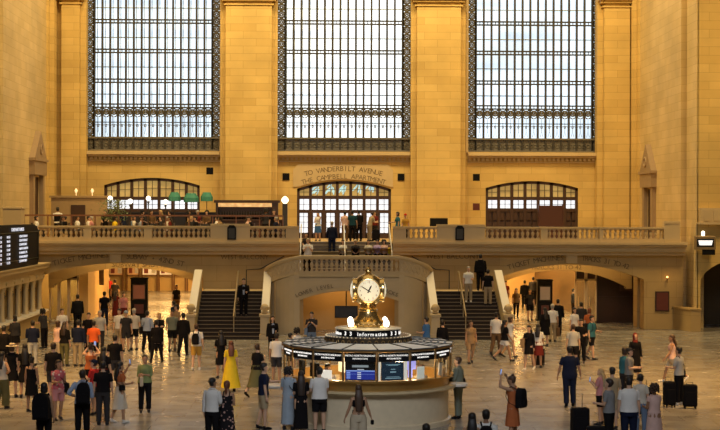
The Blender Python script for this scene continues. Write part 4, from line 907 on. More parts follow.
point('clock_glow', (0, YC - 1.0, 3.1), 10, (1, .8, .5), .2)
for x in (-12, -7): point('restaurant_lamp', (x, 81, FB + 2.6), 18, (1, .7, .4), .2)
w = bpy.data.worlds.new('hall_air'); bpy.context.scene.world = w; w.use_nodes = True; bg = w.node_tree.nodes['Background']; bg.inputs[0].default_value = (1, .74, .45, 1); bg.inputs[1].default_value = .06
cam = bpy.data.cameras.new('camera'); co = bpy.data.objects.new('camera', cam); COL.objects.link(co); bpy.context.scene.camera = co
cam.sensor_width = 36; cam.lens = 75; cam.clip_end = 400; co.location = (CX, 0, EYE); co.rotation_euler = (PI / 2 - math.atan(3 / F), 0, -math.atan(38 / F)); co.rotation_euler = (co.rotation_euler.to_matrix() @ Matrix.Rotation(.0028, 3, 'Z')).to_euler()
vs = bpy.context.scene.view_settings; vs.view_transform = 'Standard'; vs.look = 'None'; vs.gamma = 1; vs.use_curve_mapping = False; vs.exposure = -.12
bpy.context.scene.display_settings.display_device = 'sRGB'
# ================================================================ PEOPLE
SKINS = {'l': (.60, .36, .23), 'm': (.42, .23, .13), 't': (.30, .15, .08), 'd': (.10, .05, .03)}
HAIRC = {'black': (.012, .009, .008), 'brown': (.06, .03, .015), 'auburn': (.16, .05, .02), 'blonde': (.50, .33, .14), 'grey': (.35, .33, .30), 'dkbrown': (.03, .016, .01)}
CC = {'black': (.009, .008, .009), 'white': (.72, .70, .66), 'offwhite': (.58, .53, .44), 'navy': (.012, .016, .038), 'ltblue': (.32, .38, .50), 'blue': (.05, .14, .34), 'teal': (.04, .15, .19), 'dkteal': (.015, .055, .07),
      'grey': (.22, .22, .22), 'ltgrey': (.42, .42, .40), 'dkgrey': (.035, .033, .035), 'orange': (.75, .13, .03), 'rust': (.42, .12, .04), 'red': (.48, .03, .025), 'maroon': (.16, .025, .02),
      'pink': (.55, .24, .24), 'palepink': (.66, .44, .38), 'yellow': (.80, .56, .03), 'mustard': (.50, .28, .05), 'khaki': (.36, .28, .17), 'beige': (.50, .42, .30), 'olive': (.13, .12, .05),
      'green': (.20, .24, .10), 'denim': (.14, .20, .30), 'ltdenim': (.32, .38, .44), 'brown': (.14, .08, .04), 'tan': (.34, .22, .11), 'lilac': (.45, .35, .60), 'greygreen': (.16, .18, .14)}
def fab(c):
    m = plain('fabric_' + c, CC[c], .9, var=.16, scale=7); m.node_tree.nodes['Principled BSDF'].inputs['Specular IOR Level'].default_value = .12; return m
def floral(name, base, spot):
    if name in MATS: return MATS[name]
    m, nt, b = newmat(name); tc = N(nt, 'ShaderNodeTexCoord'); v = N(nt, 'ShaderNodeTexVoronoi'); v.inputs['Scale'].default_value = 11
    r = N(nt, 'ShaderNodeValToRGB'); r.color_ramp.elements[0].position = .28; r.color_ramp.elements[1].position = .34
    r.color_ramp.elements[0].color = (*spot, 1); r.color_ramp.elements[1].color = (*base, 1)
    nt.links.new(tc.outputs['Object'], v.inputs['Vector']); nt.links.new(v.outputs['Distance'], r.inputs[0]); nt.links.new(r.outputs[0], b.inputs['Base Color']); b.inputs['Roughness'].default_value = .85
    MATS[name] = m; return m
floral('fabric_floralblack', (.014, .012, .014), (.5, .3, .25)); floral('fabric_floralpink', (.5, .12, .14), (.75, .6, .5)); CC['floralblack'] = CC['floralpink'] = (0, 0, 0)
M_EYE = plain('eye_dark', (.02, .015, .012), .3); M_LIP = plain('lip', (.32, .10, .08), .5)
ARM = {'down': ((.20, .02, -1), (.09, .16, -1)), 'fwd': ((.10, .34, -1), (.02, .62, -.8)), 'back': ((.12, -.36, -1), (.05, -.05, -1)), 'bent': ((.14, .18, -1), (-.30, 1, .05)),
       'phone': ((.14, .28, -1), (-.42, .75, .62)), 'raise': ((.42, .85, -.05), (-.55, .25, .85)), 'high': ((.50, .55, .62), (-.35, .25, 1)), 'hip': ((.62, -.30, -.85), (-.72, .42, -.42)),
       'out': ((.55, .30, -.85), (.45, .55, -.45)), 'cross': ((.12, .22, -1), (-1, .50, .18)), 'reach': ((.15, .80, -.60), (.0, 1, .05)), 'lap': ((.14, .20, -1), (-.35, .85, -.3)), 'rail': ((.3, .5, -.8), (-.1, 1, -.1))}
def dirv(t, s): v = Vector((t[0] * s, t[1], t[2])); v.normalize(); return v
class Fig:
    def __init__(f, sex, fat, lean, stride, legs, L, R, look, spread=0):
        f.sex = sex; f.fat = fat; f.lean = lean; f.sit = legs == 'sit'; f.look = look
        sw = .178 if sex == 'm' else .150; hw = .088 if sex == 'm' else .092; f.sw, f.hw = sw, hw
        hipz = .90; f.J = {}
        for s, n in ((-1, 'L'), (1, 'R')):
            hip = Vector((s * hw, 0, hipz)); a = stride * (1 if s > 0 else -1)
            if f.sit: th = Vector((s * .12, 1, -.06)).normalized(); sh = Vector((0, -.02, -1)).normalized(); hip = Vector((s * hw, 0, .55))
            else:
                th = Vector((s * (.04 + spread), math.sin(a), -math.cos(a))).normalized(); kb = .10 + (max(0, -a) * 1.0 if a < 0 else max(0, a) * .15)
                a2 = a - kb if stride else a - .03; sh = Vector((s * (.02 + spread), math.sin(a2), -math.cos(a2))).normalized()
            kn = hip + th * .42; an = kn + sh * .40; f.J[n] = [hip, kn, an, (0 if f.sit else (a - kb * .6 if a < 0 else a * .4))]
        base = .55 if f.sit else hipz; f.base = base
        lowz = min(f.J['L'][2].z, f.J['R'][2].z) - .085; f.dz = -lowz if not f.sit else (.0)
        if f.sit: f.dz = -lowz
        f.up = lambda p: Vector((p[0], p[1] + (p[2] - hipz) * math.tan(lean) if p[2] > hipz else p[1], base + (p[2] - hipz) * (math.cos(lean) if p[2] > hipz else 1)))
        f.A = {}
        for s, n, spec in ((-1, 'L', L), (1, 'R', R)):
            u, d = ARM[spec] if isinstance(spec, str) else spec
            sh = f.up((s * sw, 0, 1.385)); el = sh + dirv(u, s) * .285; wr = el + dirv(d, s) * .25; f.A[n] = [sh, el, wr, dirv(d, s)]
        for k in ('L', 'R'):
            for i in range(3): f.J[k][i] = f.J[k][i] + Vector((0, 0, f.dz)); f.A[k][i] = f.A[k][i] + Vector((0, 0, f.dz))
        g = f.up; f.up = lambda p: g(p) + Vector((0, 0, f.dz))
        f.head = f.up((0, .02 + look[1] * .03, 1.605))
    def torso(f, m, grow, z0=.80, z1=1.48, mi=0, seg=12):
        P = [(.80, .155, .11), (.90, .168, .118), (.98, .160, .112), (1.08, .142, .10), (1.18, .148, .105), (1.28, .166, .115), (1.36, .168, .112), (1.41, .145, .09), (1.45, .092, .07), (1.49, .062, .06)] if f.sex == 'm' else \
            [(.80, .155, .115), (.90, .172, .122), (.98, .158, .112), (1.08, .122, .09), (1.18, .130, .10), (1.27, .146, .125), (1.35, .142, .108), (1.405, .122, .085), (1.445, .075, .062), (1.49, .052, .052)]
        rings = []
        for z, a, b in P:
            if z < z0 - .001 or z > z1 + .001: continue
            k = f.fat if z < 1.4 else 1 + (f.fat - 1) * .3
            c = f.up((0, (.012 if z > 1.2 else 0), z)); rings.append(m.ring(c, Vector((1, 0, 0)), Vector((0, 1, 0)), a * k + grow, b * k * (1 if z > 1.25 or f.fat < 1.15 else 1.12) + grow, seg))
        m.skin(rings, mi)
    def leg(f, m, n, grow, t1=2.0, mi=0, loose=0, seg=10):
        hip, kn, an, _ = f.J[n]; R = [(0, .088), (.35, .082), (.8, .062), (1.0, .056), (1.25, .056), (1.6, .045), (2.0, .037)]
        pts, rr = [], []
        for t, r in R:
            if t > t1 + .001: break
            pts.append(hip.lerp(kn, t) if t <= 1 else kn.lerp(an, t - 1)); rr.append(r * (f.fat * .5 + .5) + grow + loose * min(t, 1.2))
        if t1 < 2 and abs(t1 - round(t1, 2)) < 9: pts.append(hip.lerp(kn, t1) if t1 <= 1 else kn.lerp(an, t1 - 1)); rr.append(rr[-1] + .002)
        m.tube(pts, rr, seg, mi)
    def arm(f, m, n, grow, t1=2.0, mi=0, seg=8):
        a, b, c, _ = f.A[n]; R = [(-.10, .036), (.06, .050), (.5, .045), (.9, .037), (1.0, .036), (1.2, .038), (1.6, .032), (2.0, .023)]
        pts, rr = [], []
        for t, r in R:
            if t > t1 + .001: break
            pts.append(a.lerp(b, t) if t <= 1 else b.lerp(c, t - 1)); rr.append(r * (f.fat * .6 + .4) + grow)
        if pts and t1 < 2: pts.append(a.lerp(b, t1) if t1 <= 1 else b.lerp(c, t1 - 1)); rr.append(rr[-1])
        m.tube(pts, rr, seg, mi)
    def hand(f, m, n, fine=True):
        s = 1 if n == 'R' else -1; _, _, w, d = f.A[n]; inward = Vector((-s, .1, 0)); nrm = (inward - d * inward.dot(d))
        if nrm.length < .2: nrm = Vector((0, 0, -1)) - d * (-d.z)
        nrm.normalize(); side = d.cross(nrm).normalized()
        if side.y < 0 and abs(side.y) > .1: side = -side          # thumb side faces forward
        m.tube([w - d * .02, w + d * .02, w + d * .06, w + d * .09], [.020, .026, .034, .030], 8, flat=.48, ref=side)
        L = (.060, .074, .080, .070)
        for i in range(4):
            b = w + d * .082 + side * (-.026 + i * .0175); cur = .25 + .1 * (3 - i)
            d2 = (d + nrm * cur).normalized(); d3 = (d + nrm * (cur * 2.6)).normalized(); l = L[i]
            m.tube([b - d * .02, b + d2 * l * .45, b + d2 * l * .45 + d3 * l * .5], [.0092, .0085, .0065], 5)
        b = w + d * .025 + side * .022; td = (side * .75 + d * .75 + nrm * .3).normalized(); m.tube([b - td * .015, b + td * .032, b + td * .032 + (td + d * .6).normalized() * .028], [.012, .0105, .008], 5)
    def head_basis(f):
        return Matrix.Translation(f.head) @ Matrix.Rotation(f.look[0], 4, 'Z') @ Matrix.Rotation(-f.look[1], 4, 'X')
def person_body(f, skin, fine):
    m = MB(); f.torso(m, -.006, seg=12)
    nb = f.up((0, 0, 1.43)); H = f.head; m.tube([nb, nb.lerp(H, .5), H + Vector((0, -.01, -.02))], [.058, .052, .055], 10)
    for n in ('L', 'R'):
        f.leg(m, n, 0); f.arm(m, n, 0)
        an = f.J[n][2]; tp = f.J[n][3]; fd = Vector((0, math.cos(tp), math.sin(tp))); m.tube([an + Vector((0, -.03, -.045)), an + Vector((0, .0, -.04)), an + fd * .09 + Vector((0, 0, -.055)), an + fd * .17 + Vector((0, 0, -.062))], [.03, .04, .036, .022], 8, flat=.8)
    B = f.head_basis(); rings = []
    for z, a, b, y in ((-.125, .018, .02, .055), (-.115, .035, .04, .04), (-.085, .052, .065, .02), (-.045, .062, .08, .008), (0, .070, .09, 0), (.05, .075, .097, -.005), (.085, .068, .088, -.01), (.11, .045, .06, -.012), (.122, .015, .02, -.012)):
        c = B @ Vector((0, y, z)); rings.append(m.ring(c, (B.to_3x3() @ Vector((1, 0, 0))), (B.to_3x3() @ Vector((0, 1, 0))), a, b, 14))
    m.skin(rings)
    m.tube([B @ Vector((0, .085, .02)), B @ Vector((0, .105, -.02)), B @ Vector((0, .085, -.035))], [.008, .014, .010], 6)
    for s in (-1, 1): m.tube([B @ Vector((s * .068, .0, .025)), B @ Vector((s * .080, -.012, .0)), B @ Vector((s * .068, .0, -.03))], [.010, .016, .009], 6)
    o = m.build('person', [skin, M_EYE, M_LIP])
    md = o.modifiers.new('r', 'REMESH'); md.mode = 'VOXEL'; md.voxel_size = .0135 if fine else .018
    dg = bpy.context.evaluated_depsgraph_get(); me = bpy.data.meshes.new_from_object(o.evaluated_get(dg)); o.modifiers.clear()
    m = MB(); m.bm.from_mesh(me); bpy.data.meshes.remove(me)
    for fc in m.bm.faces: fc.material_index = 0
    for n in ('L', 'R'): f.hand(m, n)
    for s in (-1, 1): m.ball(B @ Vector((s * .029, .083, .008)), .011, .009, .007, 6, 4, 1)
    m.tube([B @ Vector((-.022, .082, -.062)), B @ Vector((0, .092, -.062)), B @ Vector((.022, .082, -.062))], [.004, .007, .004], 5, 2)
    old = o.data; me = bpy.data.meshes.new('person'); m.bm.to_mesh(me); m.bm.free()
    for q in (skin, M_EYE, M_LIP): me.materials.append(q)
    me.polygons.foreach_set('use_smooth', [True] * len(me.polygons)); o.data = me; bpy.data.meshes.remove(old); return o
def wobble(m, amp=.007, seed=0):
    for v in m.bm.verts:
        n = noise.noise_vector(v.co * 7 + Vector((seed, 0, 0))); v.co += Vector((n.x, n.y, 0)) * amp
def hair_piece(f, o, style, col):
    B = f.head_basis(); m = MB(); mat = plain('hair_' + col, HAIRC[col], .55, var=.25, scale=20); R3 = B.to_3x3(); X, Yv = R3 @ Vector((1, 0, 0)), R3 @ Vector((0, 1, 0))
    if style == 'bald': return
    def shell(g=.010, back=-.08, front=.045):
        rings = []
        for z, a, b in ((-.07, .060, .055), (-.03, .072, .075), (.02, .080, .092), (.06, .083, .104), (.095, .075, .094), (.125, .050, .065), (.138, .018, .022)):
            y = -.030 if z < .03 else (-.018 if z < .07 else -.012)
            rings.append(m.ring(B @ Vector((0, y, z)), X, Yv, a + g * .3, (b if z > .05 else b - (.05 - z) * .2) + g * .3, 14))
        m.skin(rings)
    shell()
    dn = Vector((0, 0, -1))
    if style == 'bun': m.ball(B @ Vector((0, -.07, .13)), .048, .045, .042, 10, 6)
    if style == 'pony': h = B @ Vector((0, -.11, .06)); m.tube([h, h + Vector((0, -.05, -.03)), h + Vector((0, -.05, -.18)), h + Vector((0, -.03, -.27))], [.025, .035, .032, .010], 8)
    if style in ('long', 'vlong'):
        L = .28 if style == 'long' else .42; c = B @ Vector((0, -.035, .03)); b = f.up((0, -.10, 1.40)); e = f.up((0, -.12, 1.49 - L))
        m.tube([c, c.lerp(b, .5) + Vector((0, -.03, 0)), b + Vector((0, -.01, 0)), e], [.086, .098, .112, .085], 12, flat=.5, ref=(1, 0, 0))
    if style == 'bob': c = B @ Vector((0, -.03, .02)); m.tube([c, c + dn * .07, c + dn * .13], [.088, .094, .085], 12, flat=.85, ref=(1, 0, 0))
    if style == 'curly':
        for i in range(34):
            a = i * 2.4; z = .13 - i * .0062; r = .055 + .05 * min(1, i / 9); p = Vector((r * math.cos(a), r * math.sin(a) - .03, z))
            if p.y > .04 and z < .06: continue
            m.ball(B @ p, .034, seg=6, rg=4)
    wobble(m, .006, f.head.x); m.build('hair', mat, o, smooth=True)
def headgear(f, o, kind, c):
    B = f.head_basis(); m = MB()
    if kind == 'cap':
        R3 = B.to_3x3(); X, Y_ = R3 @ Vector((1, 0, 0)), R3 @ Vector((0, 1, 0)); m.skin([m.ring(B @ Vector((0, -.01, z)), X, Y_, a, a * 1.25, 14) for z, a in ((.045, .086), (.09, .088), (.125, .068), (.148, .03), (.153, .008))])
        q = [(-.07, .08), (.07, .08), (.06, .15), (.0, .175), (-.06, .15)]; m.prism(q, .05, .062, axis='z', M=B); m.build('cap', fab(c), o, smooth=True)
    if kind == 'hat':
        R3 = B.to_3x3(); X, Y_ = R3 @ Vector((1, 0, 0)), R3 @ Vector((0, 1, 0)); m.skin([m.ring(B @ Vector((0, -.01, z)), X, Y_, a, a * 1.1, 16) for z, a in ((.05, .20), (.06, .20), (.066, .09), (.13, .088), (.15, .06), (.153, .01))]); m.build('hat', fab(c), o, smooth=True)
    if kind == 'scarf':
        R3 = B.to_3x3(); X, Y_ = R3 @ Vector((1, 0, 0)), R3 @ Vector((0, 1, 0)); m.skin([m.ring(B @ Vector((0, -.025, z)), X, Y_, a, a * 1.2, 14) for z, a in ((-.20, .12), (-.12, .085), (-.04, .086), (.04, .09), (.10, .078), (.142, .03), (.15, .008))]); m.build('headscarf', fab(c), o, smooth=True)
def sleeve(f, m, kind, g=.014):
    t = {'none': 0, 'cap': .35, 'short': .72, 'long': 1.97, 'rolled': 1.25}[kind]
    if t:
        for n in ('L', 'R'): f.arm(m, n, g, t)
def cone(f, m, ztop, zhem, r0, r1, amp=.012, seg=28, mi=0):
    rings = []; kc = (f.J['L'][1] + f.J['R'][1]) / 2; ac = (f.J['L'][2] + f.J['R'][2]) / 2; top = f.up((0, 0, ztop))
    hz = f.dz; n = 8
    for i in range(n + 1):
        t = i / n; z = ztop + (zhem - ztop) * t; kz = .48
        if z > .90: c = f.up((0, 0, z))
        else:
            u = (.90 - z) / .42; c = Vector((0, kc.y * min(u, 1) + (ac.y - kc.y) * max(0, u - 1), z + hz)); c.y *= .9
        r = r0 + (r1 - r0) * t ** .9; spread = abs(f.J['L'][1].y - f.J['R'][1].y) / 2 * min(1, max(0, (.90 - z) / .42))
        spread += max(0, (.48 - z) / .4) * (abs(f.J['L'][2].y - f.J['R'][2].y) - abs(f.J['L'][1].y - f.J['R'][1].y)) / 2
        ring = []
        for k in range(seg):
            a = 2 * PI * k / seg; w = 1 + amp / r * (.3 + t) * math.sin(a * 7 + 1.3 * math.sin(3 * a))
            ring.append(m.bm.verts.new(c + Vector((r * w * math.cos(a), (r * .78 * w + spread) * math.sin(a), 0))))
        rings.append(ring)
    m.skin(rings, mi)
PCOUNT = 0
def P(x, y, label, h=1.70, sex='f', face=0, skin='l', hair=('long', 'dkbrown'), top=('tee', 'black', 'short'), bot=('trousers', 'black'), L='down', R='down', stride=0, fat=1.12, lean=0, look=(0, 0),
      Y=None, z0=0, shoe='dkgrey', legs='stand', gear=None, spread=0, group=None, X=None, seat=None):
    """x: pixel column of the body axis, y: pixel row of the top of the head; Y: distance (else worked out from h and y)."""
    global PCOUNT; PCOUNT += 1
    k = h / 1.735
    if Y is None: Y = (EYE - z0 - h) * F / (y - HY)
    f = Fig(sex, fat, lean, stride, legs, L, R, look, spread)
    near = Y < 52; o = person_body(f, plain('skin_' + skin, SKINS[skin], .55, var=.08, scale=5), near)
    # clothes
    kind, c, sl = top; mt = fab(c)
    if kind in ('tee', 'shirt', 'jacket', 'tank', 'crop'):
        m = MB(); zb = {'crop': 1.12}.get(kind, .84 if kind != 'tank' else .9); zt = {'tank': 1.37, 'crop': 1.37}.get(kind, 1.46); g = .016 if kind != 'jacket' else .028
        f.torso(m, g, zb, zt); sleeve(f, m, sl, g - .003)
        if kind in ('tank', 'crop'):
            for s in (-1, 1): m.tube([f.up((s * .08, .115, 1.34)), f.up((s * .085, .05, 1.45)), f.up((s * .085, -.03, 1.455)), f.up((s * .08, -.095, 1.34))], .013, 6)
        wobble(m, .008, x); g_ = m.build({'tee': 't_shirt', 'shirt': 'shirt', 'jacket': 'jacket', 'tank': 'vest_top', 'crop': 'crop_top'}[kind], mt, o, smooth=True)
        if kind in ('shirt', 'jacket') and (abs(face) > 90 or near):
            m = MB(); m.tube([f.up((-.06, .05, 1.455)), f.up((-.075, -.01, 1.47)), f.up((0, -.075, 1.475)), f.up((.075, -.01, 1.47)), f.up((.06, .05, 1.455))], .016, 6); m.build('collar', mt, o, smooth=True)
        if kind == 'jacket' and abs(face) > 90: m = MB(); m.prism([(-.035, 1.0), (.035, 1.0), (.055, 1.40), (0, 1.44), (-.055, 1.40)], .125, .15); [setattr(v, 'co', f.up(v.co)) for v in m.bm.verts]; m.build('shirt_front', fab('ltblue'), o)
    if kind == 'dress':
        m = MB(); hem = bot[1]; f.torso(m, .013, .98, 1.38 if sl == 'none' else 1.45); cone(f, m, 1.06, hem, .145 * f.fat, bot[2] if len(bot) > 2 else .24)
        sleeve(f, m, sl, .012)
        for s in (-1, 1): m.tube([f.up((s * .08, .11, 1.34)), f.up((s * .085, .05, 1.45)), f.up((s * .085, -.03, 1.455)), f.up((s * .08, -.09, 1.34))], .014, 6)
        wobble(m, .007, x); m.build('dress', mt, o, smooth=True)
    elif bot[0] == 'skirt':
        m = MB(); cone(f, m, 1.04, bot[2], .150 * f.fat, bot[3] if len(bot) > 3 else .23); wobble(m, .006, x); m.build('skirt', fab(bot[1]), o, smooth=True)
    elif bot[0] in ('trousers', 'shorts', 'wide', 'leggings', 'capri'):
        m = MB(); f.torso(m, .010, .80, .98)
        t1 = {'shorts': .82, 'capri': 1.5}.get(bot[0], 1.97); g = {'wide': .03, 'leggings': .006}.get(bot[0], .016); lo = {'wide': .03, 'shorts': .012, 'leggings': 0}.get(bot[0], .006)
        if len(bot) > 2: t1 = bot[2]
        for n in ('L', 'R'): f.leg(m, n, g, t1, loose=lo)
        wobble(m, .005, x + 3); m.build({'shorts': 'shorts', 'leggings': 'leggings'}.get(bot[0], 'trousers'), fab(bot[1]), o, smooth=True)
    for n in ('L', 'R'):
        an = f.J[n][2]; tp = f.J[n][3]; fd = Vector((0, math.cos(tp), math.sin(tp))); m = MB()
        m.tube([an + Vector((0, 0, .015)), an + Vector((0, -.01, -.03)), an + Vector((0, 0, -.045)) - fd * .01, an + fd * .10 + Vector((0, 0, -.052)), an + fd * .185 + Vector((0, 0, -.060))], [.046, .050, .046, .044, .026], 8, flat=.85, ref=(1, 0, 0))
        m.tube([an - fd * .055 + Vector((0, 0, -.074)), an + fd * .19 + Vector((0, 0, -.074))], [.040, .036], 8, flat=.26, ref=(1, 0, 0)); m.build('shoe', fab(shoe), o, smooth=True)
    if gear and gear[0] in ('cap', 'hat', 'scarf'): headgear(f, o, gear[0], gear[1])
    if not (gear and gear[0] == 'scarf'): hair_piece(f, o, *hair)
    wxx = wx(x, Y) if X is None else X
    o.location = (wxx, Y, z0); o.scale = (k, k, k); o.rotation_euler = (0, 0, math.radians(-face)); tag(o, label, 'person', group or 'people on the concourse floor')
    o.matrix_basis = Matrix.LocRotScale(o.location, o.rotation_euler, o.scale); o['fig'] = 0; del o['fig']
    return o, f
def world(o, p): return o.matrix_basis @ Vector(p)
def like(o, name, label, cat, group=None):    # an Empty carrying a thing worn or held by person o
    t = empty(name, o.location, label, cat, group); t.rotation_euler = o.rotation_euler; t.scale = o.scale; return t
def backpack(pf, label, c='black', side=0, size=1.0):
    o, f = pf; t = like(o, 'backpack', label, 'backpack', 'backpacks'); mt = fab(c); m = MB(); w_, h_, d_ = .15 * size, .24 * size, .09 * size
    cz = 1.18; c0_ = f.up((side * .03, -.12 - d_ - .02 * f.fat, cz)); B = Matrix.Translation(c0_) @ Matrix.Rotation(-f.lean, 4, 'X')
    prof = [(-w_, -h_), (w_, -h_), (w_ * 1.03, h_ * .3), (w_ * .8, h_ * .8), (w_ * .4, h_), (-w_ * .4, h_), (-w_ * .8, h_ * .8), (-w_ * 1.03, h_ * .3)]
    m.prism(prof, -d_, d_, M=B); m.build('bag_body', mt, t, bevel=.025)
    m = MB(); m.prism([(-w_ * .75, -h_ * .85), (w_ * .75, -h_ * .85), (w_ * .7, -h_ * .1), (0, h_ * .02), (-w_ * .7, -h_ * .1)], -d_ - .035, -d_, M=B); m.build('front_pocket', mt, t, bevel=.015)
    for s in ((-1, 1) if not side else (side,)):
        m = MB(); m.tube([c0_ + Vector((s * .08, d_ - .01, h_ * .8)), f.up((s * .10, -.10, 1.43)), f.up((s * .11, .0, 1.475)), f.up((s * .115, .12, 1.38)), f.up((s * .13, .14, 1.2)), f.up((s * .17, .02, 1.05)), c0_ + Vector((s * .13, d_, -h_ * .8))], .017, 6, flat=.5); m.build('shoulder_strap', mt, t)
def hold_phone(pf, n, label):
    o, f = pf; t = like(o, 'mobile_phone', label, 'phone', 'phones held by people'); w_ = f.A[n][2] + f.A[n][3] * .10; B = Matrix.Translation(w_ + Vector((0, .02, .02))) @ Matrix.Rotation(.15, 4, 'X')
    m = MB(); m.box(-.038, .038, -.006, .006, -.04, .115, M=B); m.build('case', M_BLACK, t); m = MB(); m.box(-.034, .034, -.009, -.006, -.035, .11, M=B); m.build('screen', plain('phone_screen', (.2, .3, .5), .2, emit=(.4, .55, 1), es=.6), t)
def handbag(pf, n, label, c='black', sz=(.17, .07, .14), drop=.0, strap='hand', cat='bag'):
    o, f = pf; t = like(o, 'shoulder_bag' if strap != 'hand' else 'handbag', label, cat, 'bags carried by people'); s = 1 if n == 'R' else -1; a, b, h_ = sz
    if strap == 'hand': p = f.A[n][2] + f.A[n][3] * .09; C_ = p + Vector((0, 0, -.12 - h_ - drop)); tp = [C_ + Vector((0, -a * .5, h_)), p + Vector((0, -.02, .0)), p + Vector((0, .02, 0)), C_ + Vector((0, a * .5, h_))]
    elif strap == 'front': C_ = f.up((0, .17 * f.fat, .98)); tp = [f.up((-.16, .03, 1.02)), f.up((0, -.14, 1.0)), f.up((.16, .03, 1.02))]
    else: C_ = f.up((s * (.20 * f.fat), -.02, .92)) + Vector((0, 0, -drop)); q = -s if strap == 'cross' else s * .6; tp = [C_ + Vector((0, -a * .6, h_)), f.up((s * .10, -.14, 1.15)), f.up((q * .12, -.06, 1.455)), f.up((q * .12, .02, 1.475)), f.up((0, .15, 1.25)), C_ + Vector((0, a * .6, h_))]
    m = MB(); 
    if strap == 'front': m.box(-a, a, -b, b, -h_, h_, M=Matrix.Translation(C_))
    else: m.prism([(-a, -h_), (a, -h_), (a * .85, h_), (-a * .85, h_)], -b, b, M=Matrix.Translation(C_) @ Matrix.Rotation(PI / 2, 4, 'Z'))
    m.build('bag_body', fab(c), t, bevel=.02); m = MB(); m.tube(tp, .011, 6); m.build('strap', fab(c), t)
def suitcase(X, Y, label, h=.62, w_=.40, d_=.26, rz=0, c='black', ext=.35, z0=0):
    t = empty('suitcase', (X, Y, z0), label, 'suitcase', 'suitcases', math.radians(rz)); mt = fab(c)
    m = MB(); m.box(-w_ / 2, w_ / 2, -d_ / 2, d_ / 2, .06, h); m.build('case_body', mt, t, bevel=.04)
    m = MB(); m.box(-w_ * .38, w_ * .38, -d_ / 2 - .03, -d_ / 2, .12, h * .72); m.build('front_pocket', mt, t, bevel=.015)
    m = MB(); m.tube([(-.09, d_ * .3, h - .02), (-.09, d_ * .3, h + ext), (.09, d_ * .3, h + ext), (.09, d_ * .3, h - .02)], .011, 6); m.build('pull_handle', M_BRONZE, t)
    for a in (-1, 1):
        for b in (-1, 1): m = MB(); m.tube([(a * w_ * .38 - .015, b * d_ * .36, .03), (a * w_ * .38 + .015, b * d_ * .36, .03)], .03, 10); m.build('wheel', M_BLACK, t)
B_ = ('long', 'dkbrown'); SH = ('short', 'dkbrown'); SB = ('short', 'black')
# ---------------- left crowd (face: 0 away from the camera, 90 right, 180 toward, -90 left)
P(4, 352, 'woman at the left edge, hand on hip, white top and wide olive trousers', face=20, hair=('long', 'black'), top=('tee', 'offwhite', 'none'), bot=('wide', 'olive'), R='hip', stride=.12, skin='m')
P(14, 344, 'woman in a pale straw hat and long black dress, left edge of the crowd', face=10, top=('dress', 'black', 'cap'), bot=('', .55, .22), gear=('hat', 'beige'), hair=('bob', 'brown'), stride=.1)
P(6, 326, 'person in black facing away at the left edge below the ticket windows', h=1.75, sex='m', face=0, hair=SB, top=('jacket', 'black', 'long'), L='phone')
P(17, 316, 'dark dressed person nearest the ticket window ledge at far left', h=1.68, face=-40, hair=('bob', 'black'), top=('jacket', 'dkgrey', 'long'), bot=('skirt', 'black', .6), L='bent')
P(34.5, 321, 'person in a navy jacket and pale grey jeans facing the ticket windows', h=1.72, sex='m', face=-15, hair=SB, top=('jacket', 'navy', 'long'), bot=('trousers', 'ltgrey'), L='bent', R='bent', fat=1.1)
P(46, 308, 'dark haired person leaning at the ticket window ledge near the glass doors', h=1.70, sex='m', face=-60, hair=('curly', 'black'), top=('tee', 'dkgrey', 'short'), bot=('trousers', 'black'), L='bent', lean=.15, Y=64.8)
P(27, 344, 'woman with very long black hair in a short black dress, left crowd', face=-10, hair=('vlong', 'black'), top=('dress', 'black', 'short'), bot=('', .50, .21), stride=.1, skin='m')
P(33.5, 357, 'bare-shouldered woman in a black dress, left of the big black backpack', h=1.62, face=15, hair=('bun', 'black'), top=('dress', 'black', 'none'), bot=('', .52, .22), skin='m')
P(55, 343, 'broad man in a black t-shirt seen from behind, left crowd', h=1.80, sex='m', face=5, hair=SH, top=('tee', 'black', 'short'), bot=('shorts', 'dkgrey'), fat=1.2)
a = P(46, 383, 'person in black shorts under a very big black backpack, bottom left', h=1.70, face=5, hair=('bob', 'black'), top=('tank', 'black', 'none'), bot=('shorts', 'black'), R='down', L='bent', skin='m')
backpack(a, 'very big black backpack on the person at bottom left', size=1.35)
a = P(60, 360, 'woman in a floral pink top and pink shorts, left of the red shirt', face=150, hair=('bob', 'dkbrown'), top=('tee', 'floralpink', 'cap'), bot=('shorts', 'pink'), R='bent', stride=.1, skin='m')
handbag(a, 'L', 'black bag at the side of the woman in floral pink', 'black', strap='side')
P(75, 360, 'person in a bright red t-shirt and dark cap looking left', h=1.60, sex='m', face=-70, hair=SB, top=('tee', 'red', 'short'), bot=('shorts', 'dkgrey'), gear=('cap', 'navy'), L='phone', look=(.2, -.25), X=-7.9, Y=43.6)
a = P(84, 370, 'man in a light blue shirt with black trousers, hand on hip, bottom left', h=1.80, sex='m', face=-5, hair=SH, top=('shirt', 'ltblue', 'rolled'), bot=('trousers', 'black'), L='hip', R='down', skin='m')
backpack(a, 'black backpack hanging from the right shoulder of the light blue shirt man', side=1, size=1.1)
P(89.5, 357, 'man in black right behind the light blue shirt man', h=1.75, sex='m', face=0, hair=SB, top=('tee', 'black', 'short'), bot=('trousers', 'dkgrey'), X=-7.35, Y=41.6)
a = P(79.5, 320, 'man in a dark navy jacket and beige trousers, back to the camera', h=1.78, sex='m', face=10, hair=SB, top=('jacket', 'navy', 'long'), bot=('trousers', 'khaki'), L='bent')
a = P(92, 344, 'bare-armed woman raising both arms to take a picture, left crowd', h=1.68, face=0, hair=('bun', 'dkbrown'), top=('tank', 'rust', 'none'), bot=('shorts', 'black'), L='raise', R='raise')
hold_phone(a, 'R', 'phone held up by the bare-armed woman in the left crowd')
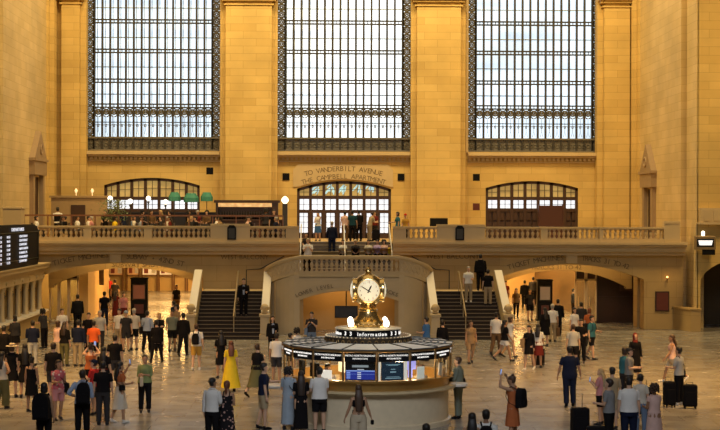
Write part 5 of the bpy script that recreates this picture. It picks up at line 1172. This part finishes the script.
P(105, 347, 'person in a black top and long dark red skirt, left of the white skirt woman', h=1.68, face=10, hair=('long', 'black'), top=('tee', 'black', 'short'), bot=('skirt', 'maroon', .42, .22), L='bent', shoe='black', stride=.12)
P(116, 335, 'man in a loose black t-shirt and dark shorts in front of the white t-shirt man', h=1.76, sex='m', face=-15, hair=SB, top=('tee', 'black', 'short'), bot=('shorts', 'dkgrey'), fat=1.1)
a = P(121, 362, 'woman in a rust crop top and white skirt holding a phone up', face=60, hair=('long', 'black'), top=('crop', 'rust', 'short'), bot=('skirt', 'offwhite', .40, .20), L='raise', R='bent', stride=.14, shoe='white', skin='m')
hold_phone(a, 'L', 'phone held up by the woman in rust top and white skirt'); handbag(a, 'R', 'small black bag at the waist of the woman in the white skirt', 'black', (.09, .05, .08), -.1, 'side')
a = P(146, 355, 'woman in a loose green top and black trousers facing us, alone on the floor', h=1.68, face=175, hair=('bun', 'dkbrown'), top=('tee', 'green', 'rolled'), bot=('trousers', 'black'), L='cross', R='bent', fat=1.22, look=(0, -.3), skin='m')
handbag(a, 'R', 'pale shopping bag on the arm of the woman in green', 'beige', (.11, .05, .14), -.1)
P(66, 322, 'person in a black top and dark trousers left of the navy jacket man', h=1.70, face=20, hair=B_, top=('tee', 'black', 'rolled'), bot=('trousers', 'olive'), L='bent')
P(59.5, 321, 'person in a pale pink top and light trousers, left crowd rear row', h=1.70, face=40, hair=('bob', 'brown'), top=('tee', 'palepink', 'short'), bot=('trousers', 'beige'), R='phone')
P(63.5, 309, 'person in a white top behind the pale pink top, by the glass doors', h=1.70, sex='m', face=150, hair=SH, top=('tee', 'white', 'short'), bot=('trousers', 'dkgrey'))
a = P(95, 321, 'person in a bright orange t-shirt seen from behind', h=1.70, sex='m', face=5, hair=SB, top=('tee', 'orange', 'short'), bot=('shorts', 'black'), skin='m')
P(90, 313, 'person in a black top behind the bright orange t-shirt, on its left', h=1.72, face=180, hair=SH, sex='m', top=('tee', 'black', 'short'))
P(101, 311, 'man in a pale grey-green shirt just right of the orange t-shirt', h=1.74, sex='m', face=170, hair=('short', 'grey'), top=('shirt', 'ltgrey', 'short'), bot=('trousers', 'dkgrey'), R='bent')
P(120.5, 309, 'man in a white t-shirt and khaki shorts behind the black t-shirt man', h=1.76, sex='m', face=-160, hair=SB, top=('tee', 'white', 'short'), bot=('shorts', 'khaki'), fat=1.12)
P(127, 308.5, 'person in a pale blue cap left of the white t-shirt with a shoulder bag', h=1.70, face=160, sex='m', hair=SH, gear=('cap', 'ltblue'), top=('tee', 'dkgrey', 'short'), bot=('shorts', 'dkgrey'), Y=63.5)
a = P(135, 309, 'man in an off-white t-shirt, black shorts and pale cap, by the black kiosk', h=1.76, sex='m', face=-20, hair=('short', 'grey'), gear=('cap', 'beige'), top=('tee', 'offwhite', 'short'), bot=('shorts', 'black'))
handbag(a, 'L', 'dark shoulder bag on the off-white t-shirt man by the kiosk', 'brown', strap='side')
a = P(148, 311, 'man in a blue-grey shirt and black trousers walking away below the kiosk', h=1.74, sex='m', face=10, hair=SB, top=('shirt', 'ltblue', 'long'), bot=('trousers', 'black'), stride=.15, L='bent')
handbag(a, 'L', 'black satchel on the left hip of the blue-grey shirt man', 'black', strap='side')
P(160, 313, 'fair-haired woman with folded arms in a black top, behind the striding person', h=1.68, face=170, hair=('bob', 'blonde'), top=('tee', 'black', 'long'), L='cross', R='cross')
P(157.5, 320, 'person all in black with legs apart, mid-stride in the middle left', h=1.68, face=-10, hair=SB, top=('jacket', 'black', 'long'), bot=('leggings', 'black'), spread=.14, stride=.08, L='bent')
a = P(173, 310, 'man in a grey-green t-shirt and black shorts walking toward us, left passage', h=1.75, sex='m', face=175, hair=SB, top=('tee', 'greygreen', 'short'), bot=('shorts', 'black'), stride=.18, skin='m')
handbag(a, 'L', 'pale tote bag hanging from the hand of the grey-green t-shirt man', 'beige', (.16, .05, .17), 0)
a = P(184, 313, 'man in a dark suit walking away beside the stair newel', h=1.76, sex='m', face=15, hair=SB, top=('jacket', 'black', 'long'), bot=('trousers', 'black'), stride=.16)
P(191, 309, 'dark-haired person close to the carved newel of the left stairs', h=1.70, face=-150, hair=('curly', 'black'), top=('tee', 'tan', 'short'), bot=('trousers', 'brown'), Y=67.6, X=-7.85)
a = P(197, 324, 'person in a white t-shirt and mustard shorts below the left stairs', h=1.72, sex='m', face=5, hair=('short', 'brown'), top=('tee', 'white', 'short'), bot=('shorts', 'mustard'), stride=.1, shoe='white')
backpack(a, 'black backpack on the person in mustard shorts', size=.85)
a = P(221.5, 331, 'woman in a short black dress left of the long yellow dress', h=1.68, face=-20, hair=('long', 'black'), top=('dress', 'black', 'short'), bot=('', .50, .20), L='phone', R='phone', skin='m')
P(231.5, 341, 'red-blonde woman in a long bright yellow dress', h=1.66, face=-10, hair=('long', 'auburn'), top=('dress', 'yellow', 'short'), bot=('', .14, .34), stride=.05)
a = P(257, 343, 'woman in a black top and long olive skirt looking down, striding right', h=1.72, face=40, hair=('short', 'brown'), top=('tee', 'black', 'short'), bot=('skirt', 'olive', .36, .24), stride=.30, look=(.1, -.5), lean=.08, shoe='black', L='down', R='phone')
handbag(a, 'L', 'small dark bag swinging behind the woman in the olive skirt', 'brown', (.08, .05, .1), -.05)
P(277, 333, 'person in a white t-shirt and dark shorts just left of the booth', h=1.72, sex='m', face=15, hair=SB, top=('tee', 'white', 'short'), bot=('shorts', 'dkgrey'), R='bent', skin='m')
P(273, 316, 'woman in black standing by the newel left of the central arch', h=1.68, face=170, hair=('long', 'dkbrown'), top=('jacket', 'black', 'long'), bot=('leggings', 'black'), L='bent')
P(297, 328, 'curly-haired person seen over the left side of the booth roof', h=1.66, face=-40, hair=('curly', 'black'), top=('tee', 'white', 'short'), bot=('shorts', 'denim'))
P(290.5, 334, 'shorter dark-haired person beside the curly-haired one behind the booth', h=1.50, face=60, hair=SB, top=('tee', 'tan', 'short'), bot=('shorts', 'dkgrey'), Y=54.5)
a = P(312, 312, 'man in a dark t-shirt with a strap standing before the golden arch', h=1.74, sex='m', face=-170, hair=SB, top=('tee', 'dkgrey', 'short'), bot=('trousers', 'denim'), R='phone', L='phone')
handbag(a, 'R', 'blue-grey shoulder bag of the man before the golden arch', 'denim', strap='cross')
# ---------------- foreground middle
a = P(213, 378, 'man in a white shirt and black trousers looking at the woman in floral dress', h=1.74, sex='m', face=25, hair=SB, top=('shirt', 'white', 'long'), bot=('trousers', 'black'), look=(-.5, 0), R='bent', skin='m')
a = P(227.5, 381, 'bare-shouldered woman in a black floral dress, hair tied back', h=1.66, face=5, hair=('pony', 'auburn'), top=('dress', 'floralblack', 'none'), bot=('', .20, .24), L='bent', R='bent', skin='m')
handbag(a, 'L', 'black shoulder bag between the white shirt man and the floral dress', 'black', strap='side')
a = P(264, 363, 'man in a navy t-shirt and khaki shorts in profile facing the booth', h=1.80, sex='m', face=80, hair=SB, top=('tee', 'navy', 'short'), bot=('shorts', 'khaki'), R='down', L='reach', stride=.08, shoe='black')
a = P(289, 367, 'woman in a long grey-blue dress with a cross strap at the booth', h=1.70, face=10, hair=('curly', 'black'), top=('dress', 'ltdenim', 'short'), bot=('', .16, .21), R='bent', L='bent')
handbag(a, 'R', 'small dark bag of the woman in the grey-blue dress', 'dkgrey', (.10, .05, .09), 0, 'cross')
P(301.5, 371, 'woman with long dark hair in a long black dress at the booth', h=1.68, face=-5, hair=('vlong', 'dkbrown'), top=('dress', 'black', 'short'), bot=('', .16, .20), R='bent', L='bent')
P(320, 367, 'man in a white t-shirt and black shorts leaning at the booth', h=1.76, sex='m', face=-10, hair=SB, top=('tee', 'white', 'short'), bot=('shorts', 'black'), R='bent', L='bent', fat=1.22, lean=.06, look=(.3, -.2))
a = P(359, 385, 'long-haired woman in a black crop top and beige skirt in front of the booth', h=1.66, face=-6, hair=('vlong', 'brown'), top=('crop', 'black', 'none'), bot=('wide', 'beige'), L=((.36, .0, -1), (.34, .15, -.9)), R=((.36, .0, -1), (.34, .15, -.9)), skin='m')
handbag(a, 'L', 'black waist bag worn by the woman in the crop top', 'black', (.13, .05, .09), 0, 'front')
handbag(a, 'R', 'small black camera bag in the right hand of the crop top woman', 'black', (.05, .04, .06), -.14)
P(427, 424, 'dark-haired person whose head just shows at the bottom, right of the booth', h=1.66, face=0, hair=SB, top=('tee', 'dkgrey', 'short'))
P(296, 0, 'clerk in a white shirt inside the booth behind the left panes', h=1.72, sex='m', face=170, hair=SB, top=('shirt', 'white', 'short'), Y=41.3, X=-1.15, group='clerks inside the booth')
P(296, 0, 'clerk in a pale shirt inside the booth near the right panes', h=1.68, sex='f', face=140, hair=('bob', 'brown'), top=('shirt', 'beige', 'short'), Y=41.5, X=1.45, group='clerks inside the booth')
# ---------------- right side
P(427, 317, 'man in a blue shirt behind the booth at the right stairs', h=1.74, sex='m', face=-60, hair=SB, top=('tee', 'blue', 'short'), bot=('shorts', 'dkgrey'), L='bent')
P(443, 320, 'person in dark clothes at the foot of the right stairs beside the blue shirt', h=1.70, face=30, hair=SB, top=('jacket', 'black', 'long'))
a = P(459, 357, 'man in a grey-green jacket and grey trousers right of the booth', h=1.76, sex='m', face=-70, hair=('short', 'brown'), top=('jacket', 'greygreen', 'long'), bot=('trousers', 'greygreen'), L='bent', shoe='black')
handbag(a, 'R', 'dark shoulder bag of the man right of the booth', 'black', (.14, .05, .14), -.05, 'side')
P(471.5, 320, 'woman in a tan playsuit walking toward us below the right stairs', h=1.70, face=170, hair=('long', 'brown'), top=('tee', 'tan', 'cap'), bot=('shorts', 'tan'), stride=.22, skin='m')
P(497, 312, 'man in a white shirt and brown-grey trousers right of the right stairs', h=1.78, sex='m', face=30, hair=SB, top=('shirt', 'white', 'short'), bot=('trousers', 'brown'), stride=.2)
a = P(505.5, 319, 'woman in a black top and white shorts, left of the pair walking right', h=1.68, face=75, hair=('long', 'black'), top=('tee', 'black', 'short'), bot=('shorts', 'white', .5), stride=.35, skin='m', R='fwd')
a = P(511, 318, 'woman in a white top and white shorts, right of the walking pair', h=1.68, face=80, hair=('bob', 'brown'), top=('tee', 'white', 'cap'), bot=('shorts', 'offwhite', .5), stride=.25, R='reach', L='fwd', Y=60.8)
a = P(530, 325, 'woman in a long black tunic and leggings with white shoes', h=1.68, face=-150, hair=('long', 'black'), top=('dress', 'black', 'long'), bot=('', .62, .19), stride=.2, shoe='white')
handbag(a, 'R', 'round tan tote bag on the shoulder of the woman in black tunic', 'tan', (.2, .08, .18), -.12, 'side')
a = P(539, 324, 'woman in a white top and red skirt beside a black suitcase', h=1.66, face=20, hair=('long', 'black'), top=('tee', 'white', 'short'), bot=('skirt', 'maroon', .5, .22), R='bent', skin='m')
suitcase(wx(539, 57.4), 57.3, 'black suitcase standing beside the woman in the red skirt', .70, .44, .3, 10, ext=.1)
a = P(553.5, 304, 'man in a white cap, white t-shirt and beige trousers walking away', h=1.72, sex='m', face=5, hair=('short', 'grey'), gear=('cap', 'offwhite'), top=('tee', 'white', 'short'), bot=('trousers', 'khaki'), stride=.12, fat=1.15)
handbag(a, 'R', 'brown shopping bag carried by the man in the white cap', 'brown', (.17, .08, .2), 0)
P(559, 299, 'person in black in front of the black kiosk, behind the white cap man', h=1.74, sex='m', face=10, hair=SB, top=('jacket', 'black', 'long'))
P(546, 304, 'dark dressed person left of the white cap man beside the right kiosk', h=1.70, face=-20, hair=('long', 'black'), top=('jacket', 'black', 'long'), bot=('skirt', 'black', .5), Y=66)
a = P(531, 289, 'woman in black with a large bag on her arm in the right passage', h=1.72, face=180, hair=('long', 'dkbrown'), top=('tee', 'dkgrey', 'short'), bot=('shorts', 'black'), stride=.15)
handbag(a, 'R', 'large black bag on the arm of the woman in the right passage', 'black', (.2, .09, .17), -.15, 'side')
P(517, 288, 'woman in a dark top and jeans at the left of the right passage', h=1.68, face=175, hair=('long', 'dkbrown'), top=('tee', 'brown', 'short'), bot=('leggings', 'black'), stride=.12)
P(525.5, 281, 'dark silhouetted person far inside the right passage', h=1.72, sex='m', face=10, hair=SB, top=('jacket', 'black', 'long'), Y=92)
P(534, 275, 'tall dark person far inside the right passage, near the back wall', h=1.80, sex='m', face=10, hair=SB, top=('jacket', 'dkgrey', 'long'), Y=95)
P(506.5, 281, 'person in red-brown clothes deep in the right passage by the stair parapet', h=1.68, face=170, hair=B_, top=('tee', 'maroon', 'short'), bot=('shorts', 'brown'), Y=92)
P(574.5, 288, 'dark figure beside the brass doors in the right passage', h=1.62, sex='m', face=90, hair=SB, top=('jacket', 'dkgrey', 'long'), Y=84)
a = P(571, 346, 'large man in a dark navy t-shirt and dark trousers walking away', h=1.84, sex='m', face=0, hair=SB, top=('tee', 'navy', 'short'), bot=('trousers', 'navy'), L=((.36, .05, -1), (.22, .2, -1)), R=((.36, .05, -1), (.22, .2, -1)), stride=.08, fat=1.28, shoe='black', skin='m')
P(574.5, 324, 'person in a grey shirt and black shorts right behind the large navy man', h=1.70, sex='m', face=0, hair=('short', 'brown'), top=('tee', 'ltgrey', 'short'), bot=('shorts', 'black'))
a = P(582.5, 319, 'person in black with a white badge between grey and teal shirts', h=1.72, sex='m', face=-170, hair=SH, top=('tee', 'black', 'short'), bot=('trousers', 'black'), L='bent')
a = P(593, 315, 'man in a teal shirt and black shorts walking, near the dark partition', h=1.78, sex='m', face=130, hair=SB, top=('tee', 'teal', 'short'), bot=('shorts', 'black'), stride=.25, L='bent', shoe='dkgrey')
backpack(a, 'dark backpack worn by the man in the teal shirt', size=1.0)
P(575.5, 308, 'person in a white and dark top left of the reddish shirt, near brass doors', h=1.70, face=160, hair=('bob', 'black'), top=('tee', 'white', 'short'), bot=('shorts', 'dkgrey'), Y=66)
P(582.5, 302, 'dark-clothed person in front of the brass doors, right passage', h=1.74, sex='m', face=0, hair=SB, top=('jacket', 'dkgrey', 'long'))
P(590.5, 308, 'person in a reddish-orange shirt at the right edge of the brass doors', h=1.68, face=10, hair=('bob', 'auburn'), top=('tee', 'rust', 'short'), bot=('trousers', 'dkgrey'))
a = P(514, 376, 'woman in a rust red dress photographing upward with a phone', h=1.72, face=-55, hair=('bun', 'brown'), top=('dress', 'rust', 'none'), bot=('', .45, .23), L=((.55, .72, .30), (-.50, .15, .85)), R=((.45, .80, .30), (-.55, .1, .8)), look=(.1, .35), skin='m')
hold_phone(a, 'L', 'phone held high by the woman in the rust red dress'); backpack(a, 'black backpack on the woman in the rust red dress', size=1.05)
P(473, 413, 'long-haired dark woman at the bottom edge, left of the white shirt', h=1.66, face=5, hair=('vlong', 'black'), top=('tee', 'tan', 'none'), skin='m')
a = P(487, 410, 'person in a white shirt with backpack straps at the bottom edge', h=1.72, sex='m', face=5, hair=SB, top=('tee', 'white', 'short'), skin='t')
backpack(a, 'black backpack on the person in white at the bottom edge', size=1.0)
a = P(602.5, 368, 'girl with long blonde hair in a pink top holding a phone', h=1.58, face=-60, hair=('vlong', 'blonde'), top=('tee', 'pink', 'short'), bot=('shorts', 'black'), L='phone', R='phone', look=(0, -.3))
hold_phone(a, 'L', 'phone in the hand of the blonde girl in pink')
P(614, 363, 'boy in an olive t-shirt behind the blonde girl in pink', h=1.70, sex='m', face=-10, hair=SB, top=('tee', 'khaki', 'short'), bot=('shorts', 'khaki'), Y=40.6)
P(611, 379, 'man in a grey t-shirt and black trousers beside the standing suitcase', h=1.74, sex='m', face=-60, hair=SH, top=('tee', 'grey', 'short'), bot=('trousers', 'black'), L='bent', look=(0, -.2))
P(631, 377, 'man in a white t-shirt seen from behind, bottom right group', h=1.80, sex='m', face=0, hair=SB, top=('tee', 'white', 'short'), bot=('trousers', 'navy'), fat=1.32)
P(638, 381, 'person in a white top hidden behind the white t-shirt man', h=1.62, face=20, hair=SB, top=('tee', 'offwhite', 'short'), bot=('trousers', 'denim'), Y=39.6, X=7.15)
P(656.5, 384, 'woman in a pale pink dress with short brown hair, bottom right', h=1.66, face=-25, hair=('curly', 'brown'), top=('dress', 'palepink', 'cap'), bot=('', .30, .25), L='bent', R='bent', skin='t', fat=1.15)
a = P(631, 348, 'person in a grey shirt with a dark cap, right group', h=1.70, sex='m', face=110, hair=SH, gear=('cap', 'dkgrey'), top=('tee', 'grey', 'short'), bot=('trousers', 'dkgrey'), L='bent', R='bent', look=(0, -.15))
P(637, 333, 'woman with a dark headscarf behind the grey shirt with cap', h=1.66, face=175, hair=B_, gear=('scarf', 'maroon'), top=('tee', 'black', 'long'), bot=('skirt', 'black', .3))
P(626.5, 346, 'person in a teal-grey top at the left of the dark cap', h=1.68, face=60, hair=('bob', 'dkbrown'), top=('tee', 'teal', 'long'), bot=('trousers', 'dkgrey'), Y=46.8)
P(674.5, 333, 'woman in a pink top and beige shorts striding left', h=1.72, face=-80, hair=('long', 'brown'), top=('tank', 'palepink', 'none'), bot=('shorts', 'beige'), stride=.45, L='fwd', R='down', shoe='white', skin='m')
a = P(681.5, 347, 'man in a grey t-shirt standing between two black suitcases', h=1.78, sex='m', face=-50, hair=SB, top=('tee', 'ltgrey', 'short'), bot=('trousers', 'black'), L='bent', R='down', shoe='white', fat=1.08)
handbag(a, 'R', 'black crossbody bag of the man with two suitcases', 'black', (.09, .04, .1), 0, 'cross')
suitcase(wx(672.5, 45.2), 45.3, 'black suitcase left of the man in the grey t-shirt', .78, .34, .28, 10, ext=.12); suitcase(wx(691, 45.2), 45.0, 'black suitcase right of the man in the grey t-shirt', .72, .42, .28, -5, ext=.06)
suitcase(wx(581.5, 39.2), 39.2, 'black suitcase with its handle pulled up, right group', .78, .46, .3, 8, ext=.36); suitcase(wx(598.5, 37.4), 37.4, 'low black suitcase at the bottom edge right of the tall handle', .55, .5, .3, -8, ext=.1)
suitcase(wx(647.5, 43.2), 43.2, 'black wheeled bag between the dark cap and the pink dress', .85, .40, .28, 20, ext=.2)
# ---------------- left passage
G1 = 'people in the left passage'; G2 = 'people on the grand stairs'; G3 = 'people on the upper landing and steps'; G4 = 'diners on the left balcony'
P(79, 295, 'large dark man standing by the pier in the left passage', h=1.82, sex='m', face=-20, hair=SB, top=('jacket', 'black', 'long'), fat=1.2, group=G1)
P(105.5, 292, 'man in a black t-shirt walking away in the left passage', h=1.78, sex='m', face=0, hair=SB, top=('tee', 'black', 'short'), bot=('trousers', 'navy'), stride=.12, group=G1)
P(116, 279, 'man in black deep in the left passage, above the patterned dress', h=1.78, sex='m', face=10, hair=SH, top=('tee', 'dkgrey', 'short'), Y=91, group=G1)
P(117, 292, 'woman in a dark red patterned dress in the left passage', h=1.66, face=20, hair=B_, top=('dress', 'maroon', 'cap'), bot=('', .35, .24), Y=80, group=G1)
P(124.5, 293, 'person in a pinkish-brown top left of the black kiosk', h=1.68, face=160, hair=('bob', 'brown'), top=('tee', 'pink', 'short'), bot=('shorts', 'maroon'), Y=78.5, group=G1)
P(110, 276, 'woman in red far back in the left passage', h=1.66, face=180, hair=B_, top=('tee', 'red', 'short'), Y=98, group=G1)
P(177, 285, 'woman crossing the shining floor of the left passage, alone', h=1.70, face=170, hair=('bob', 'dkbrown'), top=('tee', 'black', 'short'), bot=('shorts', 'brown'), stride=.2, group=G1, skin='m')
P(187.5, 304, 'dark-haired person peeking from behind the left newel', h=1.64, face=-60, hair=SB, top=('tee', 'navy', 'short'), Y=71.5, X=-8.35, group=G1)
# ---------------- stairs
a = P(244, 281, 'man in a dark suit and pale shirt coming down the left stairs', h=1.80, sex='m', face=175, hair=SH, top=('jacket', 'black', 'long'), bot=('trousers', 'black'), Y=71.15, z0=.94, L='bent', group=G2)
P(469, 270, 'man in a white shirt and beige trousers coming down the right stairs', h=1.72, sex='m', face=180, hair=('short', 'grey'), top=('shirt', 'white', 'short'), bot=('trousers', 'khaki'), Y=72.4, z0=1.56, L='bent', group=G2, shoe='white')
a = P(481, 258, 'large person in black on the landing of the right stairs', h=1.80, sex='m', face=10, hair=SB, top=('jacket', 'black', 'long'), bot=('trousers', 'black'), Y=74.0, z0=2.03, fat=1.25, group=G2)
backpack(a, 'big black backpack on the person at the top of the right stairs', size=1.25)
P(488.5, 273, 'person in a black top and beige trousers climbing the right stairs', h=1.74, sex='m', face=5, hair=SB, top=('tee', 'black', 'short'), bot=('trousers', 'khaki'), Y=72.05, z0=1.41, group=G2)
# ---------------- upper landing, steps and balcony
P(308, 238, 'man in white shirt and cap looking at his hands on the upper landing', h=1.70, sex='m', face=180, hair=SH, gear=('cap', 'offwhite'), top=('shirt', 'white', 'short'), bot=('trousers', 'black'), Y=73.0, z0=2.9, L='phone', R='phone', look=(0, -.35), group=G3)
P(306, 233, 'person in dark clothes sitting on the steps behind the white shirt man', h=1.65, face=180, hair=SB, top=('tee', 'dkgrey', 'short'), Y=77.3, z0=3.55, legs='sit', L='lap', R='lap', group=G3, X=-2.12)
P(318, 216, 'woman in a blue skirt and white top on the top step, holding a phone', h=1.54, face=-160, hair=('bob', 'black'), top=('tee', 'white', 'none'), bot=('skirt', 'blue', .5, .22), Y=79.6, z0=4.35, L='raise', R='bent', group=G3)
P(332, 220, 'man in a dark navy suit climbing the central steps', h=1.70, sex='m', face=5, hair=('short', 'grey'), top=('jacket', 'navy', 'long'), bot=('trousers', 'navy'), Y=77.2, z0=3.71, stride=.06, group=G3)
P(345, 214.5, 'person in a pale pink shirt and dark trousers at the top of the steps', h=1.60, sex='m', face=0, hair=SB, top=('shirt', 'palepink', 'short'), bot=('trousers', 'brown'), Y=79.8, z0=4.35, group=G3)
P(352.5, 213.5, 'person in dark teal t-shirt between pale pink and black at the top step', h=1.64, sex='m', face=0, hair=SB, top=('tee', 'dkteal', 'short'), bot=('trousers', 'black'), Y=79.0, z0=4.35, group=G3)
P(359, 213, 'person all in black at the top of the steps with bent arms', h=1.66, sex='m', face=-20, hair=SB, top=('jacket', 'black', 'long'), Y=79.4, z0=4.35, R='bent', group=G3)
P(369.5, 219, 'person in khaki leaning forward at the top of the steps', h=1.58, sex='m', face=60, hair=SH, top=('tee', 'khaki', 'short'), bot=('trousers', 'khaki'), Y=79.5, z0=4.35, lean=.3, R='bent', group=G3)
P(375, 217, 'person in a dark red-brown top above the black case by the doors', h=1.60, face=-150, hair=B_, top=('tee', 'maroon', 'short'), bot=('trousers', 'dkgrey'), Y=80.4, z0=4.35, R='bent', L='bent', group=G3)
suitcase(wx(376, 79.1), 79.05, 'black suitcase standing on the top step by the doors', .62, .42, .28, 0, ext=.05, z0=4.35)
P(398, 216, 'person in a grey-teal top leaning on the parapet right of the steps', h=1.56, face=-100, hair=('bob', 'dkbrown'), top=('tee', 'teal', 'short'), Y=77, z0=4.35, R='rail', group=G3)
P(405.5, 219, 'person with a dark red cap and yellow top right of the steps', h=1.46, face=170, hair=SB, gear=('cap', 'red'), top=('tee', 'mustard', 'short'), Y=77.4, z0=4.35, group=G3)
for x, y, lab, c, hr, cp in ((343, 243, 'seated person in a white top, leftmost in the row behind the curved rail', 'white', ('long', 'dkbrown'), None), (355.5, 245, 'seated person in a pale cap and dark top behind the curved rail', 'dkgrey', SB, ('cap', 'beige')),
    (368.5, 241, 'seated dark-haired woman in a white top behind the curved rail', 'offwhite', ('long', 'black'), None), (377.5, 244, 'seated person in a lilac top behind the curved rail', 'lilac', ('bob', 'black'), None), (384, 243, 'seated person in a pale pink-white top beside the yellow one', 'palepink', ('curly', 'black'), None), (390, 247, 'seated child in a yellow top, rightmost behind the curved rail', 'yellow', SB, None)):
    Y_ = 76.2; hh = 1.65 if c != 'yellow' else 1.45
    P(x, y, lab, h=hh, face=180, hair=hr, gear=cp, top=('tee', c, 'short'), bot=('trousers', 'dkgrey'), Y=Y_, z0=3.22, legs='sit', L='lap', R='lap', group=G3)
# waiter and diners
a = P(59, 205, 'waiter in a white shirt and black waistcoat standing on the left balcony', h=1.76, sex='m', face=0, hair=SB, top=('shirt', 'white', 'rolled'), bot=('trousers', 'black'), Y=80.0, z0=4.35, R='bent', L='bent', skin='t', group='restaurant staff'); 
m = MB(); a[1].torso(m, .022, .92, 1.36); m.build('waistcoat', fab('black'), a[0], smooth=True)
P(266, 207, 'dark-haired person standing at the right end of the back bar', h=1.72, face=-30, hair=('curly', 'black'), top=('jacket', 'dkgrey', 'long'), Y=80.5, z0=4.35, L='bent', group='restaurant staff')
P(270, 212, 'person in black standing beside the torch lamp on the left balcony', h=1.66, sex='m', face=180, hair=SB, top=('tee', 'black', 'short'), Y=78.8, z0=4.35, group='restaurant staff', X=wx(274, 78.8))
DC = ['white', 'black', 'dkgrey', 'pink', 'white', 'navy', 'yellow', 'black', 'ltblue', 'maroon', 'offwhite', 'black', 'dkgrey', 'tan', 'red', 'black', 'palepink', 'navy', 'white', 'brown', 'black', 'denim', 'offwhite', 'dkgrey', 'lilac', 'black', 'rust', 'white']
HN = [('bob', 'black'), ('short', 'dkbrown'), ('long', 'dkbrown'), ('short', 'grey'), ('bun', 'black'), ('long', 'blonde'), ('curly', 'black')]
CNAME = {'dkgrey': 'dark grey', 'ltblue': 'light blue', 'offwhite': 'off-white', 'palepink': 'pale pink', 'denim': 'blue'}
COLD = {}
for i, (X, Y, s) in enumerate(SEAT):
    if i in (5, 14, 19, 24): continue
    c = DC[i % len(DC)]; st, hc = HN[i % 7]; pxx = VX + (X - CX) * F / Y; loc_ = where(pxx)
    P(0, 0, '%s diner, %s %s hair, seated %s%s' % (CNAME.get(c, c) + '-topped', st, {'dkbrown': 'dark brown'}.get(hc, hc), loc_, ', rear' if Y > 80 else ''), h=1.68, sex='m' if i % 3 == 1 else 'f', face=-s * 90, hair=(st, hc), top=('tee', c, 'short'), bot=('trousers', 'dkgrey'), X=X, Y=Y, z0=4.35, legs='sit', L='lap', R='lap', group=G4, skin='lmtl'[i % 4])

for i, (X, Y, px) in enumerate(STOOL):
    if i in (3, 8): continue
    st, hc = HN[(i * 3 + 1) % 7]; c = ['black', 'dkgrey', 'navy', 'black', 'maroon', 'brown'][i % 6]
    P(0, 0, '%s-topped patron with %s %s hair on a stool %s' % (CNAME.get(c, c), st, {'dkbrown': 'dark brown'}.get(hc, hc), where(px)), h=1.70, sex='m' if i % 2 else 'f', face=(i * 67) % 360 - 180, hair=(st, hc), top=('tee', c, 'long' if i % 2 else 'short'), bot=('trousers', 'dkgrey'), X=X, Y=Y, z0=4.35 + .30, legs='sit', L='lap', R='lap', group='patrons on the bar stools', skin='lmtl'[i % 4])
